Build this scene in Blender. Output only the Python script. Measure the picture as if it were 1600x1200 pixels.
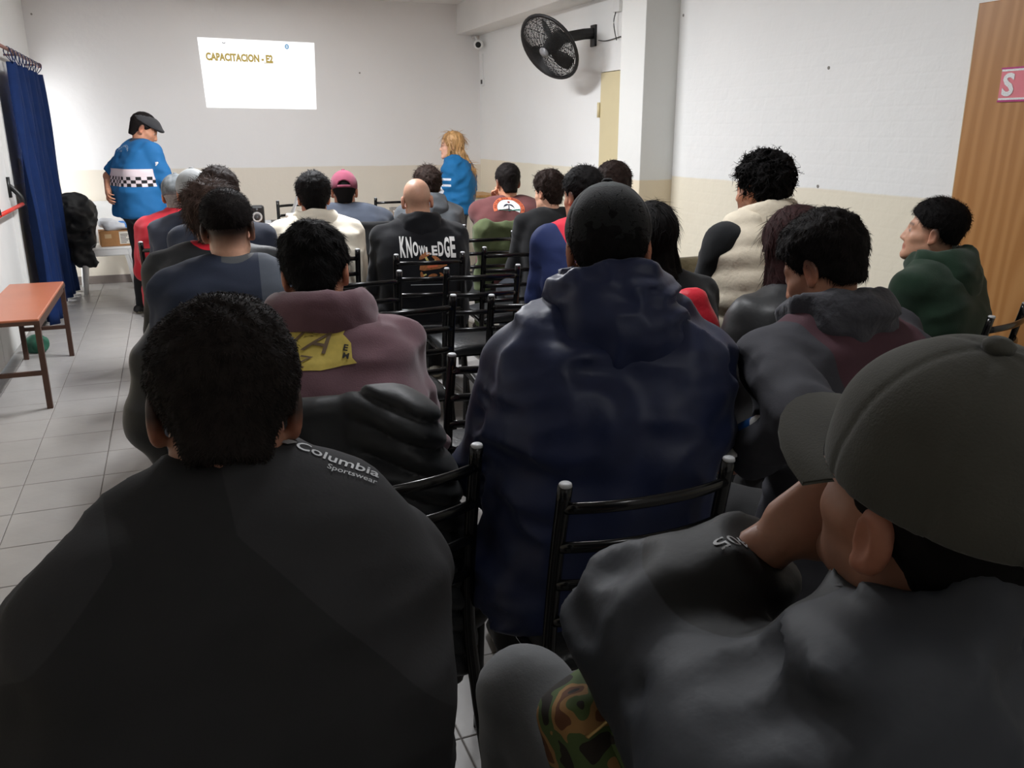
import bpy, bmesh, math, random
import numpy as np
from mathutils import Vector, Matrix
from mathutils.bvhtree import BVHTree

random.seed(7)
rng = np.random.default_rng(7)
scene = bpy.context.scene
col = scene.collection
for o in list(bpy.data.objects):
    bpy.data.objects.remove(o)

# ------------------------------------------------------------------ camera
F_PX = 1333.0                                  # focal length in pixels of the 1600 x 1200 frame
PITCH = math.atan(395 / 1333.0)
YAW = math.atan(542 / math.hypot(1333, 395))
CAM_H = 1.53
cam_d = bpy.data.cameras.new('camera')
cam_d.sensor_width = 36.0
cam_d.lens = 36.0 * F_PX / 1600.0
cam_d.clip_start = 0.02
cam = bpy.data.objects.new('camera', cam_d)
cam.location = (0, 0, CAM_H)
cam.rotation_euler = (math.pi / 2 - PITCH, 0, -YAW)
col.objects.link(cam)
scene.camera = cam
FW = np.array([math.sin(YAW) * math.cos(PITCH), math.cos(YAW) * math.cos(PITCH), -math.sin(PITCH)])
RT = np.array([math.cos(YAW), -math.sin(YAW), 0.0])
UP = np.cross(RT, FW)
CAM = np.array([0, 0, CAM_H])
def ray(px, py): return FW + RT * (px - 800) / F_PX - UP * (py - 600) / F_PX
def at_depth(px, py, d): return CAM + ray(px, py) * d
def at_z(px, py, z):
    r = ray(px, py); return CAM + r * ((z - CAM_H) / r[2])
def at_y(px, py, y):
    r = ray(px, py); return CAM + r * (y / r[1])
def at_x(px, py, x):
    r = ray(px, py); return CAM + r * (x / r[0])

# ------------------------------------------------------------------ world, daylight, exposure
scene.view_settings.view_transform = 'Standard'
scene.view_settings.look = 'None'
scene.view_settings.exposure = 0.0
scene.view_settings.gamma = 1.0
scene.view_settings.use_curve_mapping = False
world = bpy.data.worlds.new('world')
scene.world = world
world.use_nodes = True
world.node_tree.nodes['Background'].inputs[0].default_value = (0.85, 0.92, 1.0, 1)
world.node_tree.nodes['Background'].inputs[1].default_value = 1.2

def area_light(name, loc, rot, sx, sy, power, color, spread=math.pi):
    d = bpy.data.lights.new(name, 'AREA')
    d.shape = 'RECTANGLE'; d.size = sx; d.size_y = sy
    d.energy = power; d.color = color; d.spread = spread
    o = bpy.data.objects.new(name, d)
    o.location = loc; o.rotation_euler = rot
    col.objects.link(o)
    return o
# daylight that comes in through the glazed door in the left wall, beside the back corner
area_light('daylight', (-1.42, 9.07, 1.1), (0, -math.pi / 2, 0), 1.9, 1.4, 40, (1.0, 0.97, 0.95))

# ------------------------------------------------------------------ materials
def lin(c):
    return tuple(((v / 255.0) / 12.92 if v / 255.0 <= 0.04045 else ((v / 255.0 + 0.055) / 1.055) ** 2.4) for v in c)
MATS = {}
def mat(name, c, rough=0.7, var=0.12, vscale=8.0, bump=0.0, bscale=60.0, spec=0.4, metal=0.0, sheen=0.0, stretch=None, detail=4.0):
    """procedural material: base colour with noise variation and noise bump"""
    if name in MATS: return MATS[name]
    m = bpy.data.materials.new(name); m.use_nodes = True
    nt = m.node_tree; b = nt.nodes['Principled BSDF']
    b.inputs['Roughness'].default_value = rough
    b.inputs['Specular IOR Level'].default_value = spec
    b.inputs['Metallic'].default_value = metal
    if sheen: b.inputs['Sheen Weight'].default_value = sheen
    tc = nt.nodes.new('ShaderNodeTexCoord')
    src = tc.outputs['Object']
    if stretch:
        mp = nt.nodes.new('ShaderNodeMapping'); mp.inputs['Scale'].default_value = stretch
        nt.links.new(src, mp.inputs[0]); src = mp.outputs[0]
    n = nt.nodes.new('ShaderNodeTexNoise'); n.inputs['Scale'].default_value = vscale; n.inputs['Detail'].default_value = detail
    nt.links.new(src, n.inputs['Vector'])
    rp = nt.nodes.new('ShaderNodeValToRGB')
    L = lin(c)
    rp.color_ramp.elements[0].position = 0.3; rp.color_ramp.elements[1].position = 0.7
    rp.color_ramp.elements[0].color = tuple(v * (1 - var) for v in L) + (1,)
    rp.color_ramp.elements[1].color = tuple(min(1, v * (1 + var)) for v in L) + (1,)
    nt.links.new(n.outputs['Fac'], rp.inputs[0]); nt.links.new(rp.outputs[0], b.inputs['Base Color'])
    if bump:
        n2 = nt.nodes.new('ShaderNodeTexNoise'); n2.inputs['Scale'].default_value = bscale; n2.inputs['Detail'].default_value = 3
        nt.links.new(src, n2.inputs['Vector'])
        bp = nt.nodes.new('ShaderNodeBump'); bp.inputs['Strength'].default_value = bump; bp.inputs['Distance'].default_value = 0.6 / bscale
        nt.links.new(n2.outputs['Fac'], bp.inputs['Height']); nt.links.new(bp.outputs[0], b.inputs['Normal'])
    MATS[name] = m
    return m

def emit(name, c, s):
    m = bpy.data.materials.new(name); m.use_nodes = True
    b = m.node_tree.nodes['Principled BSDF']
    b.inputs['Base Color'].default_value = (0.02, 0.02, 0.02, 1)
    b.inputs['Emission Color'].default_value = lin(c) + (1,)
    b.inputs['Emission Strength'].default_value = s
    MATS[name] = m
    return m

def paint_mat(name, upper, lower, z, bump=0.15, courses=0.0):
    """wall paint: two flat colours that meet at a hand-cut line at height z"""
    m = bpy.data.materials.new(name); m.use_nodes = True
    nt = m.node_tree; b = nt.nodes['Principled BSDF']
    b.inputs['Roughness'].default_value = 0.55; b.inputs['Specular IOR Level'].default_value = 0.3
    g = nt.nodes.new('ShaderNodeNewGeometry')
    sp = nt.nodes.new('ShaderNodeSeparateXYZ'); nt.links.new(g.outputs['Position'], sp.inputs[0])
    n = nt.nodes.new('ShaderNodeTexNoise'); n.inputs['Scale'].default_value = 3.0; n.inputs['Detail'].default_value = 5
    nt.links.new(g.outputs['Position'], n.inputs['Vector'])
    ma = nt.nodes.new('ShaderNodeMath'); ma.operation = 'MULTIPLY_ADD'
    nt.links.new(n.outputs['Fac'], ma.inputs[0]); ma.inputs[1].default_value = 0.02
    nt.links.new(sp.outputs['Z'], ma.inputs[2])
    gt = nt.nodes.new('ShaderNodeMapRange'); gt.inputs['From Min'].default_value = z + 0.006; gt.inputs['From Max'].default_value = z + 0.016
    nt.links.new(ma.outputs[0], gt.inputs['Value'])
    mx = nt.nodes.new('ShaderNodeMix'); mx.data_type = 'RGBA'
    nt.links.new(gt.outputs[0], mx.inputs['Factor'])
    mx.inputs['A'].default_value = lin(lower) + (1,); mx.inputs['B'].default_value = lin(upper) + (1,)
    n3 = nt.nodes.new('ShaderNodeTexNoise'); n3.inputs['Scale'].default_value = 1.3; n3.inputs['Detail'].default_value = 6
    nt.links.new(g.outputs['Position'], n3.inputs['Vector'])
    mr = nt.nodes.new('ShaderNodeMapRange'); mr.inputs['To Min'].default_value = 0.94; mr.inputs['To Max'].default_value = 1.03
    nt.links.new(n3.outputs['Fac'], mr.inputs['Value'])
    mu = nt.nodes.new('ShaderNodeVectorMath'); mu.operation = 'SCALE'
    nt.links.new(mx.outputs['Result'], mu.inputs[0]); nt.links.new(mr.outputs[0], mu.inputs['Scale'])
    nt.links.new(mu.outputs[0], b.inputs['Base Color'])
    n2 = nt.nodes.new('ShaderNodeTexNoise'); n2.inputs['Scale'].default_value = 14; n2.inputs['Detail'].default_value = 6
    nt.links.new(g.outputs['Position'], n2.inputs['Vector'])
    bp = nt.nodes.new('ShaderNodeBump'); bp.inputs['Strength'].default_value = bump; bp.inputs['Distance'].default_value = 0.02
    nt.links.new(n2.outputs['Fac'], bp.inputs['Height']); last = bp.outputs[0]
    if courses:                                        # brick courses that telegraph faintly through the paint
        cb = nt.nodes.new('ShaderNodeCombineXYZ'); nt.links.new(sp.outputs['Y'], cb.inputs[0]); nt.links.new(sp.outputs['Z'], cb.inputs[1])
        bk = nt.nodes.new('ShaderNodeTexBrick'); bk.inputs['Scale'].default_value = 1.0; bk.inputs['Brick Width'].default_value = .26; bk.inputs['Row Height'].default_value = .075
        bk.inputs['Mortar Size'].default_value = .012; bk.inputs['Mortar Smooth'].default_value = 1.0; nt.links.new(cb.outputs[0], bk.inputs['Vector'])
        b2 = nt.nodes.new('ShaderNodeBump'); b2.invert = True; b2.inputs['Strength'].default_value = courses; b2.inputs['Distance'].default_value = .01
        nt.links.new(bk.outputs['Fac'], b2.inputs['Height']); nt.links.new(last, b2.inputs['Normal']); last = b2.outputs[0]
    nt.links.new(last, b.inputs['Normal'])
    MATS[name] = m
    return m

def wood_mat(name, c1, c2, rough=0.35, scale=1.0):
    """long-grained varnished pine: stretched wave rings"""
    m = bpy.data.materials.new(name); m.use_nodes = True
    nt = m.node_tree; b = nt.nodes['Principled BSDF']
    b.inputs['Roughness'].default_value = rough; b.inputs['Specular IOR Level'].default_value = 0.35
    tc = nt.nodes.new('ShaderNodeTexCoord')
    mp = nt.nodes.new('ShaderNodeMapping'); mp.inputs['Scale'].default_value = (scale, scale, 0.10 * scale)
    nt.links.new(tc.outputs['Object'], mp.inputs[0])
    w = nt.nodes.new('ShaderNodeTexWave'); w.wave_type = 'RINGS'; w.rings_direction = 'X'
    w.inputs['Scale'].default_value = 6.5; w.inputs['Distortion'].default_value = 7.0; w.inputs['Detail'].default_value = 1.5; w.inputs['Detail Scale'].default_value = 0.9
    nt.links.new(mp.outputs[0], w.inputs['Vector'])
    n = nt.nodes.new('ShaderNodeTexNoise'); n.inputs['Scale'].default_value = 60; n.inputs['Detail'].default_value = 4
    nt.links.new(mp.outputs[0], n.inputs['Vector'])
    ad = nt.nodes.new('ShaderNodeMath'); ad.operation = 'MULTIPLY_ADD'
    nt.links.new(n.outputs['Fac'], ad.inputs[0]); ad.inputs[1].default_value = 0.35; nt.links.new(w.outputs['Fac'], ad.inputs[2])
    rp = nt.nodes.new('ShaderNodeValToRGB'); rp.color_ramp.elements[0].position = 0.1; rp.color_ramp.elements[1].position = 1.15 if False else 1.0
    rp.color_ramp.elements[0].color = lin(c1) + (1,); rp.color_ramp.elements[1].color = lin(c2) + (1,)
    nt.links.new(ad.outputs[0], rp.inputs[0]); nt.links.new(rp.outputs[0], b.inputs['Base Color'])
    MATS[name] = m
    return m

# ------------------------------------------------------------------ object helpers
def link(o, parent=None):
    col.objects.link(o)
    if parent is not None: o.parent = parent
    return o
def thing(name, label, cat, loc=(0, 0, 0), rz=0.0, group=None):
    o = bpy.data.objects.new(name, None)
    o.empty_display_size = 0.1
    o.location = loc; o.rotation_euler = (0, 0, rz)
    o['label'] = label; o['category'] = cat
    if group: o['group'] = group
    return link(o)
def tag(o, label, cat, group=None):
    o['label'] = label; o['category'] = cat
    if group: o['group'] = group
    return o
def struct(o):
    o['kind'] = 'structure'; return o

def np_mesh(name, V, Q, mats, fmat=None, smooth=True, colors=None):
    V = np.asarray(V, np.float32)
    me = bpy.data.meshes.new(name)
    me.vertices.add(len(V)); me.vertices.foreach_set('co', V.ravel())
    Q = list(Q) if not isinstance(Q, np.ndarray) else Q
    if isinstance(Q, np.ndarray):
        nf, k = Q.shape
        me.loops.add(nf * k); me.loops.foreach_set('vertex_index', Q.astype(np.int32).ravel())
        me.polygons.add(nf); me.polygons.foreach_set('loop_start', (np.arange(nf) * k).astype(np.int32))
    else:
        ls = []; lv = []
        for f in Q:
            ls.append(len(lv)); lv.extend(f)
        nf = len(ls)
        me.loops.add(len(lv)); me.loops.foreach_set('vertex_index', np.array(lv, np.int32))
        me.polygons.add(nf); me.polygons.foreach_set('loop_start', np.array(ls, np.int32))
    for m in (mats if isinstance(mats, (list, tuple)) else [mats]): me.materials.append(m)
    if fmat is not None: me.polygons.foreach_set('material_index', np.asarray(fmat, np.int32))
    me.polygons.foreach_set('use_smooth', np.full(nf, smooth))
    me.update(calc_edges=True)
    me.validate()
    if colors is not None:
        a = me.color_attributes.new('Col', 'FLOAT_COLOR', 'POINT')
        c4 = np.ones((len(V), 4), np.float32); c4[:, :3] = colors
        a.data.foreach_set('color', c4.ravel())
    return me
def np_obj(name, V, Q, mats, parent=None, **k):
    return link(bpy.data.objects.new(name, np_mesh(name, V, Q, mats, **k)), parent)

class MB:
    """collects boxes, tubes and grids into one mesh"""
    def __init__(s): s.V = []; s.Q = []; s.n = 0; s.M = []
    def add(s, V, Q, mi=0):
        V = [tuple(v) for v in V]
        s.V += V; s.Q += [tuple(i + s.n for i in q) for q in Q]; s.M += [mi] * len(Q); s.n += len(V); return s
    def box(s, lo, hi, mi=0, M=None):
        x0, y0, z0 = lo; x1, y1, z1 = hi
        V = [(x0, y0, z0), (x1, y0, z0), (x1, y1, z0), (x0, y1, z0), (x0, y0, z1), (x1, y0, z1), (x1, y1, z1), (x0, y1, z1)]
        if M is not None: V = [tuple(M @ Vector(v)) for v in V]
        return s.add(V, [(0, 3, 2, 1), (4, 5, 6, 7), (0, 1, 5, 4), (1, 2, 6, 5), (2, 3, 7, 6), (3, 0, 4, 7)], mi)
    def tube(s, pts, ra, rb=None, seg=10, up=(0, 0, 1), mi=0, cap=True, radii=None):
        """sweep an ellipse (ra along side, rb along up) along a polyline"""
        rb = ra if rb is None else rb
        P = [Vector(p) for p in pts]; n = len(P); V = []; Q = []
        upv = Vector(up)
        for i, p in enumerate(P):
            t = (P[min(i + 1, n - 1)] - P[max(i - 1, 0)]).normalized()
            sd = t.cross(upv)
            if sd.length < 1e-4: sd = t.cross(Vector((1, 0, 0)))
            sd.normalize(); u2 = sd.cross(t).normalized()
            k = radii[i] if radii else 1.0
            for j in range(seg):
                a = 2 * math.pi * j / seg
                V.append(p + sd * (ra * k * math.cos(a)) + u2 * (rb * k * math.sin(a)))
        for i in range(n - 1):
            for j in range(seg):
                Q.append((i * seg + j, i * seg + (j + 1) % seg, (i + 1) * seg + (j + 1) % seg, (i + 1) * seg + j))
        if cap:
            Q.append(tuple(range(seg))[::-1]); Q.append(tuple(range((n - 1) * seg, n * seg)))
        return s.add(V, Q, mi)
    def grid(s, pts, mi=0):
        """pts[i][j] -> quads"""
        a, b = len(pts), len(pts[0])
        V = [p for r in pts for p in r]
        Q = [(i * b + j, i * b + j + 1, (i + 1) * b + j + 1, (i + 1) * b + j) for i in range(a - 1) for j in range(b - 1)]
        return s.add(V, Q, mi)
    def lathe(s, prof, seg=20, M=None, mi=0):
        V = []; Q = []
        for r, z in prof:
            for j in range(seg):
                a = 2 * math.pi * j / seg; V.append((r * math.cos(a), r * math.sin(a), z))
        n = len(prof)
        for i in range(n - 1):
            for j in range(seg):
                Q.append((i * seg + j, i * seg + (j + 1) % seg, (i + 1) * seg + (j + 1) % seg, (i + 1) * seg + j))
        Q.append(tuple(range(seg))[::-1]); Q.append(tuple(range((n - 1) * seg, n * seg)))
        if M is not None: V = [tuple(M @ Vector(v)) for v in V]
        return s.add(V, Q, mi)
    def build(s, name, mats, parent=None, smooth=False, bevel=0.0):
        o = link(bpy.data.objects.new(name, np_mesh(name, s.V, s.Q, mats, fmat=s.M, smooth=smooth)), parent)
        if bevel:
            b = o.modifiers.new('bevel', 'BEVEL'); b.width = bevel; b.segments = 2; b.limit_method = 'ANGLE'
        return o
def box_obj(name, lo, hi, m, parent=None, bevel=0.0):
    return MB().box(lo, hi).build(name, m, parent, bevel=bevel)
def smooth_path(pts, n=8):
    """Catmull-Rom through pts"""
    P = [Vector(p) for p in pts]; P = [2 * P[0] - P[1]] + P + [2 * P[-1] - P[-2]]; out = []
    for i in range(1, len(P) - 2):
        for k in range(n):
            t = k / n
            out.append(0.5 * ((2 * P[i]) + (P[i + 1] - P[i - 1]) * t + (2 * P[i - 1] - 5 * P[i] + 4 * P[i + 1] - P[i + 2]) * t * t + (3 * P[i] - P[i - 1] - 3 * P[i + 1] + P[i + 2]) * t ** 3))
    out.append(P[-2])
    return out
def copy_tree(o, parent=None):
    c = o.copy(); col.objects.link(c); c.parent = parent
    for ch in list(o.children): copy_tree(ch, c)
    return c

# ------------------------------------------------------------------ signed-distance modelling
def v3(*a): return np.array(a, np.float32)
def smin(a, b, k):
    h = np.clip(0.5 + 0.5 * (b - a) / k, 0, 1)
    return b * (1 - h) + a * h - k * h * (1 - h)
def smax(a, b, k): return -smin(-a, -b, k)
def s_cap(p, a, b, ra, rb=None):
    rb = ra if rb is None else rb
    a = np.asarray(a, np.float32); b = np.asarray(b, np.float32)
    ab = b - a; q = p - a
    t = np.clip(q @ ab / max(float(ab @ ab), 1e-9), 0, 1)
    q = q - t[:, None] * ab
    return np.sqrt(np.einsum('ij,ij->i', q, q)) - (ra + (rb - ra) * t)
def s_ell(p, c, r):
    q = p - np.asarray(c, np.float32); r = np.asarray(r, np.float32)
    q1 = q / r; q2 = q1 / r
    k0 = np.sqrt(np.einsum('ij,ij->i', q1, q1)); k1 = np.sqrt(np.einsum('ij,ij->i', q2, q2)) + 1e-6
    return k0 * (k0 - 1) / k1
def s_sph(p, c, r):
    q = p - np.asarray(c, np.float32)
    return np.sqrt(np.einsum('ij,ij->i', q, q)) - r
def s_loft(p, nodes, k=0.05, off=0.0):
    """stadium-section loft: nodes (centre, half width, radius); lateral axis x"""
    d = None
    for (a, wa, ra), (b, wb, rb) in zip(nodes[:-1], nodes[1:]):
        a = np.asarray(a, np.float32); b = np.asarray(b, np.float32)
        ab = b - a; q = p - a
        t = np.clip(q @ ab / max(float(ab @ ab), 1e-9), 0, 1)
        q = q - t[:, None] * ab
        lx = np.maximum(np.abs(q[:, 0]) - (wa + (wb - wa) * t), 0)
        e = np.sqrt(lx * lx + q[:, 1] ** 2 + q[:, 2] ** 2) - (ra + off + (rb - ra) * t)
        d = e if d is None else smin(d, e, k)
    return d
_LAT = rng.random((32, 32, 32)).astype(np.float32)
def vnoise(p, f, seed=0.0):
    f = np.asarray(f, np.float32)
    q = p * f + np.float32(seed * 7.31 + 100.0)
    i = np.floor(q).astype(np.int32); u = q - i; u = u * u * (3 - 2 * u)
    i &= 31; j = (i + 1) & 31
    x0, y0, z0 = i.T; x1, y1, z1 = j.T; ux, uy, uz = u.T
    L = _LAT
    a = L[x0, y0, z0] * (1 - ux) + L[x1, y0, z0] * ux
    b = L[x0, y1, z0] * (1 - ux) + L[x1, y1, z0] * ux
    c = L[x0, y0, z1] * (1 - ux) + L[x1, y0, z1] * ux
    d = L[x0, y1, z1] * (1 - ux) + L[x1, y1, z1] * ux
    return ((a * (1 - uy) + b * uy) * (1 - uz) + (c * (1 - uy) + d * uy) * uz) * 2 - 1
def ridge(p, f, seed): return 1 - 2 * np.abs(vnoise(p, f, seed))
def iso(f, lo, hi, h):
    """surface nets of f < 0 in the box lo..hi with cell h -> verts, quads"""
    ax = [np.arange(lo[i] - 1.5 * h, hi[i] + 1.5 * h, h, dtype=np.float32) for i in range(3)]
    n = [len(a) for a in ax]
    G = np.stack(np.meshgrid(*ax, indexing='ij'), -1).reshape(-1, 3)
    S = f(G).reshape(n).astype(np.float32)
    S[0] = S[-1] = 1; S[:, 0] = S[:, -1] = 1; S[:, :, 0] = S[:, :, -1] = 1
    s = S < 0
    cnt = np.zeros([k - 1 for k in n], np.int8)
    for dx in (0, 1):
        for dy in (0, 1):
            for dz in (0, 1):
                cnt += s[dx:n[0] - 1 + dx, dy:n[1] - 1 + dy, dz:n[2] - 1 + dz]
    m = (cnt > 0) & (cnt < 8)
    I, J, K = np.nonzero(m)
    idx = np.full(m.shape, -1, np.int32); idx[I, J, K] = np.arange(len(I))
    pos = np.zeros((len(I), 3), np.float32); c = np.zeros(len(I), np.float32)
    for axis in range(3):
        o1, o2 = [a for a in range(3) if a != axis]
        for u in (0, 1):
            for w in (0, 1):
                d0 = [0, 0, 0]; d0[o1] = u; d0[o2] = w; d1 = list(d0); d1[axis] = 1
                a = S[I + d0[0], J + d0[1], K + d0[2]]; b = S[I + d1[0], J + d1[1], K + d1[2]]
                x = (a < 0) != (b < 0)
                t = np.where(x, a / np.where(x, a - b, 1), 0)
                q = np.zeros((len(I), 3), np.float32); q[:, o1] = u; q[:, o2] = w; q[:, axis] = t
                pos += q * x[:, None]; c += x
    pos /= c[:, None]
    V = np.stack([ax[0][I] + pos[:, 0] * h, ax[1][J] + pos[:, 1] * h, ax[2][K] + pos[:, 2] * h], -1)
    quads = []
    for axis in range(3):
        o1, o2 = [(1, 2), (2, 0), (0, 1)][axis]
        sl0 = [slice(None)] * 3; sl1 = [slice(None)] * 3
        sl0[axis] = slice(0, -1); sl1[axis] = slice(1, None)
        A = s[tuple(sl0)]; B = s[tuple(sl1)]
        e = np.argwhere(A != B)
        e = e[(e[:, o1] > 0) & (e[:, o2] > 0) & (e[:, o1] < n[o1] - 1) & (e[:, o2] < n[o2] - 1)]
        if not len(e): continue
        ins = A[tuple(e.T)]
        def at(u, w):
            k = e.copy(); k[:, o1] -= u; k[:, o2] -= w
            return idx[tuple(k.T)]
        q = np.stack([at(1, 1), at(0, 1), at(0, 0), at(1, 0)], -1)
        q[~ins] = q[~ins][:, ::-1]
        quads.append(q)
    return V, np.concatenate(quads)
def relax(V, Q, it=1, lam=0.5):
    """a few Laplacian passes to take the grid steps out"""
    a = np.concatenate([Q[:, 0], Q[:, 1], Q[:, 2], Q[:, 3]]); b = np.concatenate([Q[:, 1], Q[:, 2], Q[:, 3], Q[:, 0]])
    for _ in range(it):
        acc = np.zeros_like(V); cnt = np.zeros(len(V), np.float32)
        np.add.at(acc, a, V[b]); np.add.at(acc, b, V[a]); np.add.at(cnt, a, 1); np.add.at(cnt, b, 1)
        V = V + lam * (acc / np.maximum(cnt, 1)[:, None] - V)
    return V

# ------------------------------------------------------------------ flat prints laid on real surfaces
def text2d(s, bold=0.0, space=1.0):
    cu = bpy.data.curves.new('lettering', 'FONT'); cu.body = s; cu.align_x = 'CENTER'; cu.align_y = 'CENTER'
    cu.offset = bold; cu.resolution_u = 3; cu.space_character = space
    o = bpy.data.objects.new('lettering', cu); col.objects.link(o)
    bpy.context.view_layer.update()
    me = bpy.data.meshes.new_from_object(o.evaluated_get(bpy.context.evaluated_depsgraph_get()))
    bm = bmesh.new(); bm.from_mesh(me)
    V = np.array([v.co[:2] for v in bm.verts]); Q = [tuple(v.index for v in f.verts) for f in bm.faces]
    bm.free(); bpy.data.objects.remove(o); bpy.data.curves.remove(cu); bpy.data.meshes.remove(me)
    if len(V):
        V = V - (V.max(0) + V.min(0)) / 2
        V = V / (V[:, 1].max() - V[:, 1].min())
    return V, Q
def disc2d(n=40, r0=0.0, r1=1.0, a0=0, a1=2 * math.pi):
    V = []; Q = []
    for i in range(n + 1):
        a = a0 + (a1 - a0) * i / n
        for r in (r0, (r0 + r1) / 2, r1): V.append((r * math.cos(a), r * math.sin(a)))
    for i in range(n):
        for k in range(2): Q.append((i * 3 + k, i * 3 + k + 1, (i + 1) * 3 + k + 1, (i + 1) * 3 + k))
    return np.array(V), Q
def poly2d(pts, n=3, c=None):
    """a fan of small triangles over an outline that is star-shaped about c"""
    c = np.mean(pts, 0) if c is None else np.array(c); V = [tuple(c)]; Q = []
    m = len(pts)
    for k in range(1, n + 1):
        for p in pts: V.append(tuple(c + (np.array(p) - c) * k / n))
    for i in range(m): Q.append((0, 1 + i, 1 + (i + 1) % m))
    for k in range(n - 1):
        for i in range(m): Q.append((1 + k * m + i, 1 + (k + 1) * m + i, 1 + (k + 1) * m + (i + 1) % m, 1 + k * m + (i + 1) % m))
    return np.array(V), Q
def quad2d(x0, y0, x1, y1, n=4):
    V = []; Q = []
    for i in range(n + 1):
        for j in range(n + 1): V.append((x0 + (x1 - x0) * i / n, y0 + (y1 - y0) * j / n))
    for i in range(n):
        for j in range(n): Q.append((i * (n + 1) + j, (i + 1) * (n + 1) + j, (i + 1) * (n + 1) + j + 1, i * (n + 1) + j + 1))
    return np.array(V), Q
def finer2d(v2, q2, L):
    bm = bmesh.new(); vs = [bm.verts.new((float(x), float(y), 0)) for x, y in v2]
    for q in q2:
        try: bm.faces.new([vs[i] for i in q])
        except ValueError: pass
    bmesh.ops.triangulate(bm, faces=bm.faces[:])
    for _ in range(4):
        e = [e for e in bm.edges if e.calc_length() > L]
        if not e: break
        bmesh.ops.subdivide_edges(bm, edges=e, cuts=1, use_grid_fill=False)
        bmesh.ops.triangulate(bm, faces=[f for f in bm.faces if len(f.verts) > 3])
    bm.verts.index_update()
    out = np.array([v.co[:2] for v in bm.verts]), [tuple(v.index for v in f.verts) for f in bm.faces]
    bm.free()
    return out
def decal(name, layers, target, px, py, angle=0.0, m=None, lift=0.0015, normal=None, reach=None, fine=.012):
    """lay 2-D pieces (metres) on the surface of target where the line of sight through a pixel meets it"""
    me = target.data
    n = len(me.vertices); V = np.empty(n * 3, np.float32); me.vertices.foreach_get('co', V); V = V.reshape(-1, 3)
    bvh = BVHTree.FromPolygons([tuple(v) for v in V.tolist()], [tuple(p.vertices) for p in me.polygons])
    root = target
    while root.parent: root = root.parent
    Mi = (Matrix.Translation(root.location) @ root.rotation_euler.to_matrix().to_4x4()).inverted()
    o = Mi @ Vector(CAM); r = Mi.to_3x3() @ Vector(ray(px, py)).normalized()
    h = bvh.ray_cast(o, r)
    if h[0] is None:
        print('decal missed', name); return None
    hit = h[0]
    nn = Vector((0, 0, 0))
    for dx in (-6, 0, 6):
        for dy in (-6, 0, 6):
            k = bvh.ray_cast(o, Mi.to_3x3() @ Vector(ray(px + dx, py + dy)).normalized())
            if k[0] is not None: nn += k[1] * (1 if k[1].dot(r) < 0 else -1)
    nn = (nn.normalized() if normal is None else Vector(normal)).normalized()
    rt = Mi.to_3x3() @ Vector(RT); rt = (rt - nn * rt.dot(nn)).normalized(); up = nn.cross(rt).normalized()
    ca, sa = math.cos(angle), math.sin(angle)
    R2 = rt * ca + up * sa; U2 = up * ca - rt * sa
    if reach is None: reach = min(.12, .012 + .45 * max(float(np.abs(l[0]).max()) for l in layers))
    mb = MB(); mats = []
    for li, (v2, q2, mm) in enumerate(layers):
        if mm not in mats: mats.append(mm)
        v2, q2 = finer2d(v2, q2, fine)
        out = []
        for x, y in v2:
            p = hit + R2 * float(x) + U2 * float(y)
            k = bvh.ray_cast(p + nn * reach, -nn, 0.3)
            q = k[0] if k[0] is not None else p
            out.append(tuple(q + nn * (lift * (1 + 0.6 * min(li, 3)))))
        mb.add(out, q2, mats.index(mm))
    return mb.build(name, mats, target if target.parent is None or target.parent.parent is None else target.parent, smooth=True)

# ------------------------------------------------------------------ the room
BACK_Y = 9.82; LEFT_X = -1.14; RIGHT_X = 3.43; CEIL = 2.88; REAR_Y = -1.6
M_back = paint_mat('back_wall_paint', (234, 232, 230), (226, 217, 202), 1.155)
M_side = paint_mat('side_wall_paint', (242, 242, 240), (238, 230, 210), 1.215, courses=.035)
M_left = paint_mat('left_wall_paint', (236, 235, 232), (230, 219, 196), 1.12)
M_white = mat('white_paint', (228, 226, 222), 0.6, 0.03, 2.0, 0.05, 20)
M_ceil = mat('ceiling_paint', (236, 233, 230), 0.8, 0.03, 2.0)
M_grout = mat('grout', (104, 98, 93), 0.9, 0.15, 30)
M_tile = mat('floor_tile_glaze', (150, 147, 144), 0.34, 0.06, 5.0, 0.04, 25, spec=0.45)
M_skirt = mat('skirting_tile', (126, 116, 110), 0.4, 0.08, 8)

floor = struct(box_obj('floor', (LEFT_X - .2, REAR_Y, -.14), (RIGHT_X + .2, BACK_Y + .2, -.004), M_grout))
T = 0.33; GX0 = -0.429 - 3 * T; GY0 = 1.805 - 10 * T
def tile_mesh():
    mb = MB(); a = T / 2 - .0017; b = a - .0025
    V = [(-a, -a, -.004), (a, -a, -.004), (a, a, -.004), (-a, a, -.004), (-a, -a, -.0015), (a, -a, -.0015), (a, a, -.0015), (-a, a, -.0015), (-b, -b, 0), (b, -b, 0), (b, b, 0), (-b, b, 0)]
    Q = [(8, 9, 10, 11)]
    for k in (0, 4):
        for i in range(4): Q.append((k + i, k + (i + 1) % 4, k + 4 + (i + 1) % 4, k + 4 + i))
    return V, Q
tv, tq = tile_mesh()
tme = np_mesh('tile', tv, tq, M_tile, smooth=False)
rest = MB()
for iy in range(0, 36):
    for ix in range(0, 15):
        cx = GX0 + (ix + .5) * T; cy = GY0 + (iy + .5) * T
        if cx < LEFT_X - .16 or cx > RIGHT_X + .16 or cy > BACK_Y + .1: continue
        near = 11 <= iy <= 29 and (cx < 1.9 or iy < 18 or cy > 4.5)
        if near:
            t = bpy.data.objects.new('tile', tme); t.location = (cx, cy, 0); link(t, floor)
        else:
            rest.add([(v[0] + cx, v[1] + cy, v[2]) for v in tv], tq)
ro = rest.build('tile_field', M_tile, floor); ro['kind'] = 'stuff'

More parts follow.
